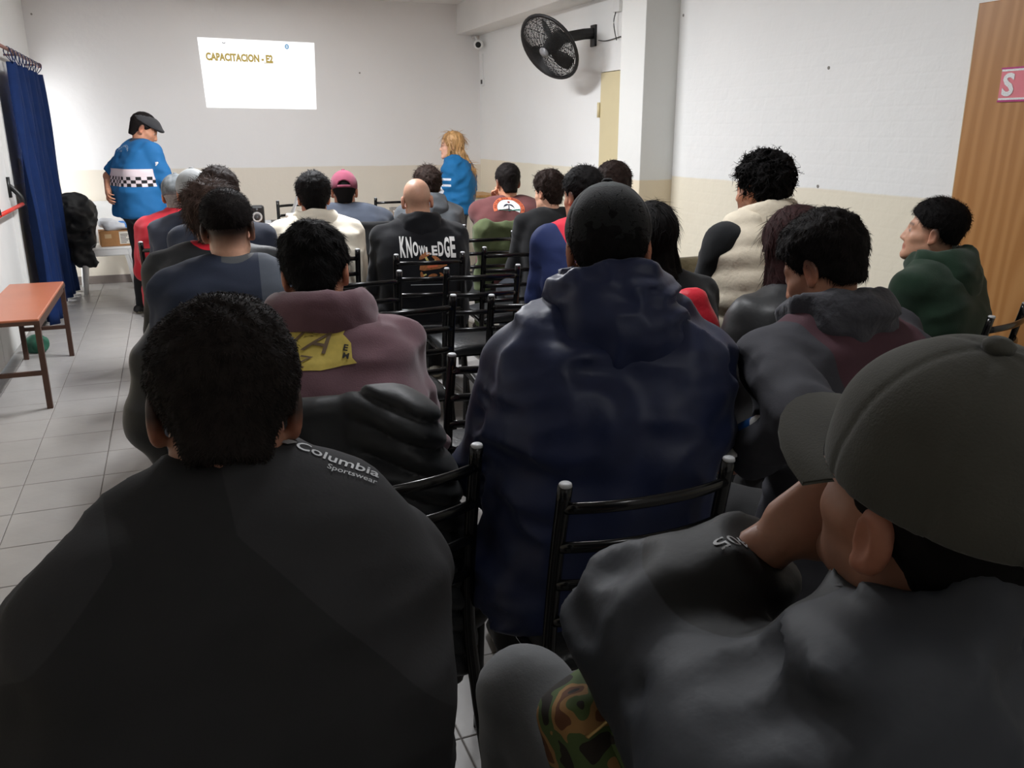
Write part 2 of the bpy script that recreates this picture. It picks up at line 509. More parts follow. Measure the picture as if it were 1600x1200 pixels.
struct(box_obj('ceiling', (LEFT_X - .2, REAR_Y, CEIL), (RIGHT_X + .2, BACK_Y + .2, CEIL + .15), M_ceil))
struct(box_obj('wall_back', (LEFT_X - .2, BACK_Y, -.14), (RIGHT_X + .2, BACK_Y + .2, CEIL), M_back))
struct(box_obj('wall_rear', (LEFT_X - .2, REAR_Y - .2, -.14), (RIGHT_X + .2, REAR_Y, CEIL), M_white))
# right wall with the doorway of the beige metal door
mb = MB()
mb.box((RIGHT_X, REAR_Y, -.14), (RIGHT_X + .2, 5.95, CEIL)); mb.box((RIGHT_X, 6.745, -.14), (RIGHT_X + .2, BACK_Y + .2, CEIL))
mb.box((RIGHT_X, 5.95, 2.0), (RIGHT_X + .2, 6.745, CEIL)); mb.box((RIGHT_X + .15, 5.95, -.14), (RIGHT_X + .2, 6.745, 2.0))
struct(mb.build('wall_right', M_side))
# left wall with the exit door and the glazed door
WY0, WY1, WZ1 = 8.40, 9.76, 2.06
DY0, DY1, DZ1 = 5.6, 7.62, 2.1
mb = MB(); X0, X1 = LEFT_X - .2, LEFT_X
mb.box((X0, REAR_Y, -.14), (X1, DY0, CEIL)); mb.box((X0, DY0, DZ1), (X1, DY1, CEIL)); mb.box((X0, DY1, -.14), (X1, WY0, CEIL))
mb.box((X0, WY0, WZ1), (X1, WY1, CEIL)); mb.box((X0, WY1, -.14), (X1, BACK_Y + .2, CEIL))
struct(mb.build('wall_left', M_left))
# column and ceiling beam along the right wall
M_col = paint_mat('column_paint', (226, 226, 222), (226, 212, 186), 1.19)
struct(box_obj('wall_column', (RIGHT_X - .27, 5.57, 0), (RIGHT_X + .02, 5.92, 2.57), M_col, bevel=.006))
struct(box_obj('ceiling_beam', (RIGHT_X - .27, REAR_Y, 2.57), (RIGHT_X + .02, BACK_Y + .02, CEIL + .02), M_white, bevel=.006))
struct(box_obj('baseboard_back', (LEFT_X, BACK_Y - .012, 0), (RIGHT_X, BACK_Y, .085), M_skirt))
mb = MB(); mb.box((RIGHT_X - .012, 5.92, 0), (RIGHT_X, 5.95, .085)); mb.box((RIGHT_X - .012, 6.76, 0), (RIGHT_X, BACK_Y - .012, .085)); mb.box((RIGHT_X - .012, REAR_Y, 0), (RIGHT_X, 2.1, .085)); mb.box((RIGHT_X - .012, 3.06, 0), (RIGHT_X, 5.57, .085))
struct(mb.build('baseboard_right', M_skirt))
mb = MB(); mb.box((LEFT_X, DY1, 0), (LEFT_X + .012, WY0, .085)); mb.box((LEFT_X, REAR_Y, 0), (LEFT_X + .012, DY0, .085))
struct(mb.build('baseboard_left', M_skirt))

# glazed door behind the curtain (window_1)
M_alu = mat('white_aluminium', (225, 225, 225), 0.35, 0.02)
mg = bpy.data.materials.new('window_glass'); mg.use_nodes = True
_b = mg.node_tree.nodes['Principled BSDF']; _b.inputs['Base Color'].default_value = (.95, .98, 1, 1); _b.inputs['Roughness'].default_value = 0.02
_b.inputs['Transmission Weight'].default_value = 1.0; _b.inputs['IOR'].default_value = 1.05; _b.inputs['Specular IOR Level'].default_value = 0.2
win = struct(link(bpy.data.objects.new('window_1', None)))
wx = LEFT_X - .1
mb = MB()
for a, b_ in ((WY0, WY0 + .05), (WY1 - .05, WY1), ((WY0 + WY1) / 2 - .03, (WY0 + WY1) / 2 + .03)): mb.box((wx - .025, a, 0), (wx + .025, b_, WZ1))
mb.box((wx - .025, WY0, WZ1 - .05), (wx + .025, WY1, WZ1)); mb.box((wx - .025, WY0, 0), (wx + .025, WY1, .06))
mb.build('window_frame', M_alu, win)
for a, b_ in ((WY0 + .05, (WY0 + WY1) / 2 - .03), ((WY0 + WY1) / 2 + .03, WY1 - .05)):
    box_obj('window_pane', (wx - .003, a, .06), (wx + .003, b_, WZ1 - .05), mg, win)

# white emergency exit door (door_1) with push bar
M_door = mat('white_door_enamel', (222, 222, 219), 0.4, 0.03, 3)
M_blackpl = mat('black_plastic', (22, 22, 23), 0.4, 0.1)
M_red = mat('red_bar', (196, 52, 40), 0.4, 0.05)
d1 = struct(link(bpy.data.objects.new('door_1', None)))
mb = MB(); mb.box((LEFT_X - .02, DY0, 0), (LEFT_X + .02, DY0 + .06, DZ1)); mb.box((LEFT_X - .02, DY1 - .06, 0), (LEFT_X + .02, DY1, DZ1)); mb.box((LEFT_X - .02, DY0, DZ1 - .06), (LEFT_X + .02, DY1, DZ1))
mb.build('door_frame', M_door, d1)
MY = 6.33
for a, b_ in ((DY0 + .062, MY - .004), (MY + .004, DY1 - .062)):
    lf = box_obj('door_leaf', (LEFT_X - .06, a, .03), (LEFT_X - .01, b_, DZ1 - .062), M_door, d1, bevel=.004)
    box_obj('door_panel', (LEFT_X - .012, a + .09, .95), (LEFT_X - .004, b_ - .09, 1.9), M_door, lf, bevel=.003)
    y0, y1 = a + .12, b_ - .06
    mb = MB()
    for yy in (y0, y1):
        mb.tube(smooth_path([(LEFT_X - .01, yy, 1.14), (LEFT_X + .02, yy, 1.12), (LEFT_X + .07, yy, 1.05), (LEFT_X + .075, yy, 1.0)], 5), .018, .014, up=(0, 1, 0))
        mb.box((LEFT_X - .012, yy - .025, 1.05), (LEFT_X + .012, yy + .025, 1.2))
    pb = mb.build('push_bar_arms', M_blackpl, lf, smooth=True)
    MB().tube([(LEFT_X + .075, y0 - .02, 1.0), (LEFT_X + .075, y1 + .02, 1.0)], .014, up=(0, 0, 1)).build('push_bar', M_red, lf, smooth=True)
sw = tag(box_obj('wall_switch', (LEFT_X, 8.14, 1.17), (LEFT_X + .012, 8.22, 1.32), M_alu, bevel=.003), 'white wall switch plate beside the blue curtain', 'switch')
for k in range(3): box_obj('rocker', (LEFT_X + .012, 8.16, 1.195 + k * .037), (LEFT_X + .016, 8.20, 1.222 + k * .037), M_blackpl if False else M_white, sw)

# beige metal door in the right wall (door_2)
M_beige = mat('beige_enamel', (214, 200, 160), 0.35, 0.03, 3)
d2 = struct(link(bpy.data.objects.new('door_2', None)))
lf = box_obj('door_leaf', (RIGHT_X - .012, 5.955, .01), (RIGHT_X + .03, 6.735, 1.993), M_beige, d2, bevel=.003)
for zz in (1.7, .35):
    MB().tube([(RIGHT_X - .018, 6.748, zz - .06), (RIGHT_X - .018, 6.748, zz + .06)], .014, up=(0, 1, 0)).build('hinge', M_beige, lf, smooth=True)

# varnished wooden door leaf standing open against the right wall (door_3)
M_pine = wood_mat('pine_varnish', (186, 136, 84), (170, 119, 69))
d3 = struct(link(bpy.data.objects.new('door_3', None)))
d3.location = (RIGHT_X - .045, 2.58, 0)
lf = box_obj('door_leaf', (-.02, -.44, .01), (.02, .44, 2.065), M_pine, d3, bevel=.003)
box_obj('door_edge', (-.0205, .438, .01), (.0205, .442, 2.065), mat('pale_edge', (206, 178, 138), .5), lf)
M_pink = mat('pink_paper', (226, 130, 140), 0.6, 0.04)
M_magenta = mat('magenta_foil', (178, 50, 116), 0.35, 0.1, 40)
M_silver = mat('silver_glitter', (206, 206, 206), 0.35, 0.25, 300, metal=.3)
sg = thing('door_sign', 'pink paper sign with silver letter S taped to the wooden door', 'sign', (RIGHT_X - .0675, 2.71, 1.72))
box_obj('sheet', (-.0015, -.15, -.07), (0, .142, .07), M_pink, sg)
for zz in (-.07, .062):
    box_obj('foil_strip', (-.003, -.15, zz), (-.0012, .144, zz + .008), M_magenta, sg)
    box_obj('glitter_strip', (-.003, -.15, zz + (.008 if zz < 0 else -.008)), (-.0012, .14, zz + (.016 if zz < 0 else 0)), M_silver, sg)
for ch, yy, mm in (('S', .100, M_silver),):
    v2, q2 = text2d(ch, .03)
    mb = MB(); mb.add([(-.0035, yy - x * .095, y * .095) for x, y in v2], [q for q in q2]); mb.build('letter', mm, sg)

# ------------------------------------------------------------------ ceiling lamps (out of frame; the one over the front rows casts the fan's shadow)
M_tube = emit('lamp_tube', (255, 252, 244), 9.0)
M_lampbody = mat('lamp_enamel', (236, 236, 234), 0.4, 0.02)
def ceiling_lamp(x, y, label, power):
    t = thing('ceiling_lamp', label, 'lamp', (x, y, CEIL))
    mb = MB(); mb.add([(-.04, -.62, 0), (.04, -.62, 0), (.10, -.62, -.05), (-.10, -.62, -.05), (-.04, .62, 0), (.04, .62, 0), (.10, .62, -.05), (-.10, .62, -.05)],
                      [(0, 1, 5, 4), (1, 2, 6, 5), (3, 0, 4, 7), (0, 3, 2, 1), (4, 5, 6, 7)])
    mb.build('housing', M_lampbody, t)
    for sx in (-.035, .035): MB().tube([(sx, -.59, -.045), (sx, .59, -.045)], .013, up=(1, 0, 0)).build('tube', M_tube, t, smooth=True)
    L = area_light('lamp_light', (0, 0, -.075), (0, 0, 0), .14, 1.2, power, (.97, .99, 1.03)); L.parent = t
    return t
ceiling_lamp(.85, 6.0, 'twin fluorescent ceiling lamp over the front rows', 150)
ceiling_lamp(.85, 8.4, 'twin fluorescent ceiling lamp near the projected slide', 8)  # fill lamp added to keep the back wall bright
ceiling_lamp(1.25, 2.9, 'twin fluorescent ceiling lamp over the middle of the room', 34)
ceiling_lamp(1.25, -.55, 'twin fluorescent ceiling lamp at the back of the room', 5)  # weak unseen fill, added behind the camera to lift the dark foreground
# ------------------------------------------------------------------ people
def skin_material():
    m = bpy.data.materials.new('skin'); m.use_nodes = True
    nt = m.node_tree; b = nt.nodes['Principled BSDF']
    a = nt.nodes.new('ShaderNodeVertexColor'); a.layer_name = 'Col'
    n = nt.nodes.new('ShaderNodeTexNoise'); n.inputs['Scale'].default_value = 90
    tc = nt.nodes.new('ShaderNodeTexCoord'); nt.links.new(tc.outputs['Object'], n.inputs['Vector'])
    mr = nt.nodes.new('ShaderNodeMapRange'); mr.inputs['To Min'].default_value = .9; mr.inputs['To Max'].default_value = 1.1
    nt.links.new(n.outputs['Fac'], mr.inputs['Value'])
    mu = nt.nodes.new('ShaderNodeVectorMath'); mu.operation = 'SCALE'
    nt.links.new(a.outputs[0], mu.inputs[0]); nt.links.new(mr.outputs[0], mu.inputs['Scale'])
    nt.links.new(mu.outputs[0], b.inputs['Base Color'])
    b.inputs['Roughness'].default_value = .48; b.inputs['Specular IOR Level'].default_value = .35
    b.inputs['Subsurface Weight'].default_value = .12; b.inputs['Subsurface Radius'].default_value = (.02, .008, .005); b.inputs['Subsurface Scale'].default_value = .3
    return m
M_skin = skin_material()
def cloth(name, c, rough=.85, bump=.15, bscale=220, var=.12, vscale=12, spec=.2, sheen=.1):
    c = tuple(v + 14 * max(0, 1 - v / 130) for v in c)      # even black cloth reflects a few per cent
    return mat('cloth_' + name, c, rough, var, vscale, bump, bscale, spec, sheen=sheen)
def hairmat(name, c):
    return mat('hair_' + name, c, .72, .35, 60, .15, 160, .10)
M_black_hair = hairmat('black', (16, 14, 14)); M_brown_hair = hairmat('brown', (40, 30, 26)); M_dark_hair = hairmat('dark', (24, 20, 19))
M_shoe = mat('shoe_dark', (30, 29, 28), .6, .1); M_sole = mat('shoe_sole', (150, 142, 126), .7, .1)

def blocks(name, base, parts, rough=.85, bump=.12, bscale=220, spec=.2):
    """cloth of several colours; each part is (attribute, colour) and shows where the attribute is above zero"""
    m = bpy.data.materials.new('cloth_' + name); m.use_nodes = True
    nt = m.node_tree; b = nt.nodes['Principled BSDF']; b.inputs['Roughness'].default_value = rough; b.inputs['Specular IOR Level'].default_value = spec
    lift = lambda c: lin(tuple(v + 14 * max(0, 1 - v / 130) for v in c)) + (1,)
    rgb = nt.nodes.new('ShaderNodeRGB'); rgb.outputs[0].default_value = lift(base); src = rgb.outputs[0]
    for at_, c in parts:
        a = nt.nodes.new('ShaderNodeAttribute'); a.attribute_name = at_
        mr = nt.nodes.new('ShaderNodeMapRange'); mr.inputs['From Min'].default_value = -.0012; mr.inputs['From Max'].default_value = .0012
        nt.links.new(a.outputs['Fac'], mr.inputs['Value'])
        mx = nt.nodes.new('ShaderNodeMix'); mx.data_type = 'RGBA'; nt.links.new(mr.outputs[0], mx.inputs['Factor']); nt.links.new(src, mx.inputs['A']); mx.inputs['B'].default_value = lift(c); src = mx.outputs['Result']
    tc = nt.nodes.new('ShaderNodeTexCoord'); n = nt.nodes.new('ShaderNodeTexNoise'); n.inputs['Scale'].default_value = 14; nt.links.new(tc.outputs['Object'], n.inputs['Vector'])
    mr = nt.nodes.new('ShaderNodeMapRange'); mr.inputs['To Min'].default_value = .86; mr.inputs['To Max'].default_value = 1.14; nt.links.new(n.outputs['Fac'], mr.inputs['Value'])
    mu = nt.nodes.new('ShaderNodeVectorMath'); mu.operation = 'SCALE'; nt.links.new(src, mu.inputs[0]); nt.links.new(mr.outputs[0], mu.inputs['Scale']); nt.links.new(mu.outputs[0], b.inputs['Base Color'])
    n2 = nt.nodes.new('ShaderNodeTexNoise'); n2.inputs['Scale'].default_value = bscale; nt.links.new(tc.outputs['Object'], n2.inputs['Vector'])
    bp = nt.nodes.new('ShaderNodeBump'); bp.inputs['Strength'].default_value = bump; bp.inputs['Distance'].default_value = .6 / bscale; nt.links.new(n2.outputs['Fac'], bp.inputs['Height']); nt.links.new(bp.outputs[0], b.inputs['Normal'])
    return m
def set_mask(o, name, fn):
    me = o.data; n = len(me.vertices); V = np.empty(n * 3, np.float32); me.vertices.foreach_get('co', V)
    a = me.attributes.new(name, 'FLOAT', 'POINT'); a.data.foreach_set('value', np.asarray(fn(V.reshape(-1, 3)), np.float32))
def Rmat(yaw, pitch, roll):
    """head rotation: yaw left +, pitch down +, roll to the left shoulder +"""
    return np.array(Matrix.Rotation(math.radians(yaw), 3, 'Z') @ Matrix.Rotation(math.radians(-pitch), 3, 'X') @ Matrix.Rotation(math.radians(-roll), 3, 'Y'), np.float32)

CR_C = v3(0, -.012, .045); CR_R = v3(.076, .097, .086)
def sd_head(p, neck):
    q = p.copy(); q[:, 0] = np.abs(q[:, 0])
    d = s_ell(p, CR_C, CR_R)
    d = smin(d, s_ell(p, (0, .032, -.03), (.062, .068, .082)), .03)
    d = smin(d, s_cap(q, (.046, .005, -.055), (.016, .078, -.098), .020, .016), .03)
    d = smin(d, s_sph(p, (0, .082, -.100), .019), .02)
    d = smin(d, s_cap(q, (.004, .083, .026), (.040, .070, .026), .012, .010), .014)     # brow
    d = smin(d, s_cap(q, (.045, .060, -.022), (.055, .030, -.015), .014, .012), .02)    # cheek bone
    d = smax(d, -s_ell(q, (.031, .100, .006), (.017, .016, .011)), .010)                # eye socket
    d = smin(d, s_sph(q, (.031, .077, .004), .0125), .004)
    d = smin(d, s_cap(p, (0, .090, .014), (0, .108, -.032), .0075, .0115), .012)        # nose
    d = smin(d, s_sph(q, (.0115, .100, -.036), .009), .006)
    d = smin(d, s_cap(q, (0, .095, -.061), (.020, .086, -.063), .0072, .004), .006)     # lips
    d = smin(d, s_cap(q, (0, .094, -.072), (.017, .086, -.070), .0075, .004), .005)
    e = s_ell(q, (.083, -.014, .002), (.011, .020, .034))                               # ear
    e = smax(e, -s_ell(q, (.092, -.006, .000), (.007, .012, .021)), .006)
    e = smin(e, s_sph(q, (.079, -.004, -.028), .009), .008)
    d = smin(d, e, .008)
    d = smin(d, s_cap(p, (0, -.022, -.03), neck, .052, .060), .03)
    return d
def head_colours(p, c0, hairc, opt):
    q = p.copy(); q[:, 0] = np.abs(q[:, 0])
    c = np.tile(np.array(c0, np.float32), (len(p), 1))
    def mixin(w, cc):
        nonlocal c
        w = np.clip(w, 0, 1)[:, None]; c = c * (1 - w) + np.array(cc, np.float32) * w
    mixin(.35 * (s_ell(q, (.083, -.014, .002), (.014, .024, .038)) < 0), (c0[0] * 1.05, c0[1] * .62, c0[2] * .55))
    mixin(1 - np.abs(s_cap(q, (0, .097, -.066), (.021, .088, -.066), .009)) / .006 * (s_cap(q, (0, .097, -.066), (.021, .088, -.066), .009) > 0), (c0[0] * .75, c0[1] * .5, c0[2] * .48))
    ey = s_sph(q, (.031, .077, .004), .0145)
    mixin(.8 * ((ey < 0) & (q[:, 1] > .080) & (np.abs(q[:, 2] - .004) < .006)), (.30, .26, .24)); mixin((np.hypot(q[:, 0] - .031, q[:, 2] - .004) < .0068) & (q[:, 1] > .082), (.02, .015, .012))
    br = s_cap(q, (.012, .094, .029), (.048, .076, .030), .0035)
    mixin(.7 * (1 - np.maximum(br, 0) / .004), hairc)
    if opt.get('beard'):
        z = p[:, 2]; w = np.clip((-.025 - z) / .03, 0, 1) * np.clip((p[:, 1] - .0) / .02, 0, 1) * np.clip((z + .135) / .02, 0, 1)
        mixin(w * opt['beard'], hairc)
    if opt.get('fade'):
        hl = np.interp(p[:, 1], [-.12, -.04, .0, .03, .05, .09], [-.05, -.045, .0, .0, .03, .07]) + opt.get('fade_dz', 0)
        w = np.clip((p[:, 2] - hl) / opt.get('fade_w', .055), 0, 1) ** .8 * opt['fade']
        w *= (p[:, 1] < .08)
        mixin(w, hairc)
    return c

def hair_sdf(st):
    t0, t1 = st.get('top', .022), st.get('side', .012)
    amp, fq = st.get('amp', .006), st.get('freq', 45)
    line = st.get('line', ([-.12, -.055, -.02, .0, .022, .04, .06, .10], [-.075, -.072, -.02, .012, .004, .028, .058, .072]))
    seed = st.get('seed', 1)
    def f(p):
        z = np.clip((p[:, 2] - .0) / .10, 0, 1)
        th = t1 + (t0 - t1) * z
        th = th * (.12 + .88 * np.clip((p[:, 2] + .066) / .05, 0, 1))
        if st.get('back'): th = th + st['back'] * np.clip(-p[:, 1] / .1, 0, 1) * np.clip((p[:, 2] + .08) / .08, 0, 1)
        d = s_ell(p, CR_C + v3(0, -.0, .0), CR_R) - th
        d = d - amp * vnoise(p, fq, seed) - amp * .5 * vnoise(p, fq * 2.3, seed + 3)
        h = np.interp(p[:, 1], line[0], line[1])
        back = s_cap(p, (0, -.045, -.02), (0, -.040, -.06), .052) - t1 * .8 * (.12 + .88 * np.clip((p[:, 2] + .066) / .05, 0, 1)) - amp * .5 * vnoise(p, fq, seed + 5)
        d = smin(d, back, .02)
        return smax(d, (h - p[:, 2]) * .85 + amp * .4 * vnoise(p, fq * 1.7, seed + 9), .008)
    return f
def strands(V, Q, n, length, width, flow, seed=0, curl=0.0, lift=.5, keep=None):
    """short tapered blades standing on a hair shell"""
    r = np.random.default_rng(seed + 11)
    a, b, c = V[Q[:, 0]], V[Q[:, 1]], V[Q[:, 2]]
    nr = np.cross(V[Q[:, 2]] - V[Q[:, 0]], V[Q[:, 3]] - V[Q[:, 1]])
    ar = np.linalg.norm(nr, axis=1) + 1e-12; nr = nr / ar[:, None]
    w = ar.copy()
    if keep is not None: w = w * keep((a + c) / 2)
    k = r.choice(len(Q), n, p=w / w.sum())
    u, v = r.random((2, n, 1)).astype(np.float32)
    P = a[k] * (1 - u) * (1 - v) + b[k] * u * (1 - v) + c[k] * u * v + V[Q[k, 3]] * (1 - u) * v
    N = nr[k]
    D = flow(P, N) + r.normal(0, .35, (n, 3)); D = D - N * np.sum(D * N, 1, keepdims=True)
    D /= np.linalg.norm(D, axis=1, keepdims=True) + 1e-6
    L = length * (.6 + .8 * r.random((n, 1)))
    S = np.cross(N, D); S += r.normal(0, .3, (n, 3)); S /= np.linalg.norm(S, axis=1, keepdims=True)
    W = width * (.7 + .6 * r.random((n, 1)))
    p0 = P - N * .002
    c1 = curl * r.normal(0, 1, (n, 1)) * length
    p1 = P + N * L * lift * .6 + D * L * .45 + S * c1
    p2 = P + N * L * lift * .75 + D * L - S * c1 * .4
    VV = np.stack([p0 - S * W, p0 + S * W, p1 - S * W * .8, p1 + S * W * .8, p2], 1).reshape(-1, 3)
    base = (np.arange(n) * 5)[:, None]
    q = np.concatenate([base + [[0, 1, 3, 2]]]); t = base + [[2, 3, 4, 4]]
    return VV.astype(np.float32), q, (base + [[2, 3, 4]])

def make_hand(pose):
    """right hand: wrist at origin, fingers along +y, palm towards -z, thumb on -x"""
    F = {'relaxed': (22, 32, 22), 'fist': (70, 80, 50), 'cup': (35, 38, 25), 'flat': (6, 10, 8)}[pose]
    fing = []
    for i, (x, L) in enumerate(((-.030, .078), (-.010, .086), (.010, .080), (.029, .062))):
        p = np.array([x * 1.0, .088 - (.006 if i in (0, 3) else 0) - (.006 if i == 3 else 0), .002]); ang = 0; spread = math.radians((-6, -1, 4, 10)[i])
        seg = [L * .46, L * .30, L * .24]; pts = [p]
        for k in range(3):
            ang += math.radians(F[k])
            p = p + np.array([math.sin(spread) * math.cos(ang), math.cos(ang) * math.cos(spread), -math.sin(ang)]) * seg[k]
            pts.append(p)
        fing.append((pts, (.0095, .0088, .0080, .0068) if i != 3 else (.0082, .0075, .0068, .006)))
    th = [np.array([-.030, .022, -.006]), np.array([-.050, .045, -.016]), np.array([-.060, .072, -.024]), np.array([-.058, .096, -.030])]
    if pose == 'fist': th[3] = np.array([-.040, .086, -.048]); th[2] = np.array([-.056, .066, -.034])
    def f(p):
        d = s_cap(p, (0, -.05, 0), (0, .02, 0), .026, .026)
        for x, r in ((-.026, .0135), (-.009, .0135), (.009, .013), (.025, .012)):
            d = smin(d, s_cap(p, (x * .7, .015, -.001), (x, .084, .001), .016, r), .014)
        for pts, r in fing:
            e = None
            for k in range(3):
                g = s_cap(p, pts[k], pts[k + 1], r[k], r[k + 1]); e = g if e is None else smin(e, g, .003)
            d = smin(d, e, .004)
        d2 = s_cap(p, th[0], th[1], .018, .013); d2 = smin(d2, s_cap(p, th[1], th[2], .0115, .0105), .005); d2 = smin(d2, s_cap(p, th[2], th[3], .0102, .0078), .004)
        return smin(d, d2, .008)
    return f
HANDS = {}
def hand_mesh(pose, h):
    if (pose, h) not in HANDS:
        V, Q = iso(make_hand(pose), (-.085, -.08, -.13), (.065, .185, .04), h)
        HANDS[(pose, h)] = (relax(V, Q, 1, .4), Q)
    return HANDS[(pose, h)]

def ik(S, W, l1, l2, pole):
    S, W, pole = (np.asarray(a, float) for a in (S, W, pole))
    D = W - S; L = np.linalg.norm(D)
    if L > (l1 + l2) * .995:
        W = S + D / L * (l1 + l2) * .995; D = W - S; L = np.linalg.norm(D)
    a = (l1 * l1 - l2 * l2 + L * L) / (2 * L); hgt = math.sqrt(max(l1 * l1 - a * a, 0))
    u = D / L; pl = pole - u * (pole @ u); pl /= np.linalg.norm(pl) + 1e-9
    return S + u * a + pl * hgt, W

class Person:
    pass
PEOPLE = []
def person(key, label, px, py, d, yaw=0, lean=.10, lat=0.0, head=(0, 0, 0), hs=1.0, ws=1.0, seated=True, pelvis_z=None,
           skin=(196, 146, 120), hair=None, hair_m=None, face=None, vox=.016, hvox=.0065, wristL=None, wristR=None, poleL=None, poleR=None,
           hand='relaxed', handL=None, handR=None, knees=None, ankles=None, up_len=.29, fo_len=.26, bulge=None, shz=-.045, shy=0.0, shw=.192, neck=None, hand_vox=None,
           palmL=None, palmR=None, body_vox=None, strand_n=0, strand_len=.02, strand_w=.0012, strand_lift=.5, strand_curl=0.0, strand_flow=None, neck_len=.15, world_wristL=None, world_kneeL=None, world_elbowL=None):
    P = Person(); P.key = key; P.vox = vox; P.seated = seated; P.ws = ws; P.hs = hs
    y = math.radians(yaw); f = np.array([-math.sin(y), math.cos(y), 0]); r = np.array([math.cos(y), math.sin(y), 0])
    Ew = at_depth(px, py, d)
    base = Ew - f * lean - r * lat; base[2] = 0
    P.base = base; P.yaw = y
    P.root = thing('person', label, 'person', tuple(base), y)
    E = np.array([lat, lean, Ew[2]]); P.E = E
    P.w2l = lambda w: np.array([(np.asarray(w) - base) @ r, (np.asarray(w) - base) @ f, np.asarray(w)[2]])
    P.Rh = Rmat(*head)
    pz = pelvis_z if pelvis_z else (.545 if seated else .93); P.pz = pz
    nd = np.array([-.25 * lat, -.22 - .9 * max(lean - .1, 0), -.95]); nd /= np.linalg.norm(nd)
    N = E + nd * neck_len * hs if neck is None else P.w2l(neck) if False else np.asarray(neck, float) if neck is not None else None
    P.N = N
    pel = np.array([0, 0, pz])
    b = bulge if bulge is not None else .025 + .12 * max(lean - .05, 0)
    def sp(t): return pel * (1 - t) + N * t + np.array([0, -b * math.sin(math.pi * min(t, 1)), 0])
    P.sp = sp
    P.torso = [(sp(0), .105 * ws, .108 * ws), (sp(.3), .085 * ws, .108 * ws), (sp(.6), .098 * ws, .112 * ws), (sp(.85), .115 * ws, .088 * ws), (sp(.97), .07 * ws, .058)]
    sc = sp(.93)
    P.S = {s: np.array([sc[0] + s * shw * ws, sc[1] + .01 + shy, N[2] + shz]) for s in (-1, 1)}
    P.El = {}; P.Wr = {}
    if world_wristL: wristL = tuple(P.w2l(at_depth(*world_wristL)))
    for s, w, po in ((-1, wristL, poleL), (1, wristR, poleR)):
        if w is None: w = (s * .11, .33, pz + .09) if seated else (s * .24, .06, P.S[s][2] - .52)
        if po is None: po = (s * .5, -.6, -.5) if seated else (s * .3, -1, 0)
        P.El[s], P.Wr[s] = ik(P.S[s], w, up_len, fo_len, po)
    if world_elbowL: P.El[-1] = P.w2l(at_depth(*world_elbowL)); P.Wr[-1] = np.array(wristL, float)
    k = knees or ({-1: (-.13, .43, .50), 1: (.13, .43, .50)} if seated else {-1: (-.10, .02, .50), 1: (.10, .02, .50)})
    a = ankles or ({-1: (-.13, .40, .09), 1: (.13, .40, .09)} if seated else {-1: (-.11, -.02, .08), 1: (.11, -.02, .08)})
    if world_kneeL:
        kk = P.w2l(at_depth(*world_kneeL)); k = {-1: tuple(kk), 1: k[1]}; a = {-1: (kk[0] + .02, kk[1] + .03, .09), 1: a[1]}
    P.K = k; P.A = a
    # ---- body: one skin surface of trunk, limbs, neck, head and hands
    def sd_body(p):
        e = s_loft(p, P.torso, .05, -.012)
        for s in (-1, 1):
            e = smin(e, s_cap(p, N, P.S[s], .042, .038), .03)
            e = smin(e, s_cap(p, P.S[s], P.El[s], .045, .040), .03)
            e = smin(e, s_cap(p, P.El[s], P.Wr[s], .041, .027), .02)
            e = smin(e, s_cap(p, (s * .09, .01, pz), k[s], .085, .06), .04)
            e = smin(e, s_cap(p, k[s], a[s], .056, .038), .03)
        return smin(e, s_cap(p, N, E, .05, .048), .03)
    pts = np.array([P.S[-1], P.S[1], P.El[-1], P.El[1], P.Wr[-1], P.Wr[1], k[-1], k[1], a[-1], a[1], pel, N, sp(.5)])
    lo, hi = pts.min(0) - .16, pts.max(0) + .16; lo[2] = .02
    hi[2] = max(N[2] + .05, P.S[1][2] + .08)
    P.lo, P.hi = lo, hi
    V, Q = iso(sd_body, lo, hi, body_vox or .025)
    skl = lin(skin)
    C_ = np.tile(np.array(skl, np.float32), (len(V), 1))
    nh = (np.linalg.solve(P.Rh, N - E) / hs).astype(np.float32)
    h2 = hvox
    V2, Q2 = iso(lambda p: sd_head(p, nh), (-.11, -.125, -.20), (.11, .135, .15), h2)
    V2 = relax(V2, Q2, 1, .35)
    hc = lin((24, 20, 19)) if hair_m is None else hair_m
    C2 = head_colours(V2, skl, hc, face or {})
    V2 = V2 * hs @ P.Rh.T + E
    Vs, Qs, Cs = [V, V2.astype(np.float32)], [Q, Q2 + len(V)], [C_, C2]
    for s, hp, pn in ((-1, handL or hand, palmL), (1, handR or hand, palmR)):
        hv, hq = hand_mesh(hp, hand_vox or .007)
        hv = hv.copy()
        if s < 0: hv[:, 0] *= -1; hq = hq[:, ::-1]
        dr = P.Wr[s] - P.El[s]; dr /= np.linalg.norm(dr)
        if seated and pn is None: dr = dr + np.array([0, .5, -.1]); dr /= np.linalg.norm(dr)
        up = -np.asarray(pn if pn is not None else ((0, 0, -1) if seated else (-s, 0, 0)), float)
        up -= dr * (up @ dr); up /= np.linalg.norm(up)
        xa = np.cross(dr, up)
        R = np.stack([xa, dr, up], 1)
        hv = hv @ R.T.astype(np.float32) + P.Wr[s].astype(np.float32)
        n0 = sum(len(v) for v in Vs)
        Vs.append(hv.astype(np.float32)); Qs.append(hq + n0); Cs.append(np.tile(np.array(skl, np.float32), (len(hv), 1)))
    P.body = np_obj('body', np.concatenate(Vs), np.concatenate(Qs), M_skin, P.root, colors=np.concatenate(Cs))
    # ---- hair
    if hair is not None:
        P.hair_obj(hair, h2, strand_n, strand_len, strand_w, strand_lift, strand_curl, strand_flow) if False else add_hair(P, hair, h2, strand_n, strand_len, strand_w, strand_lift, strand_curl, strand_flow)
    PEOPLE.append(P)
    return P
def to_local(P, V): return V * P.hs @ P.Rh.T + P.E
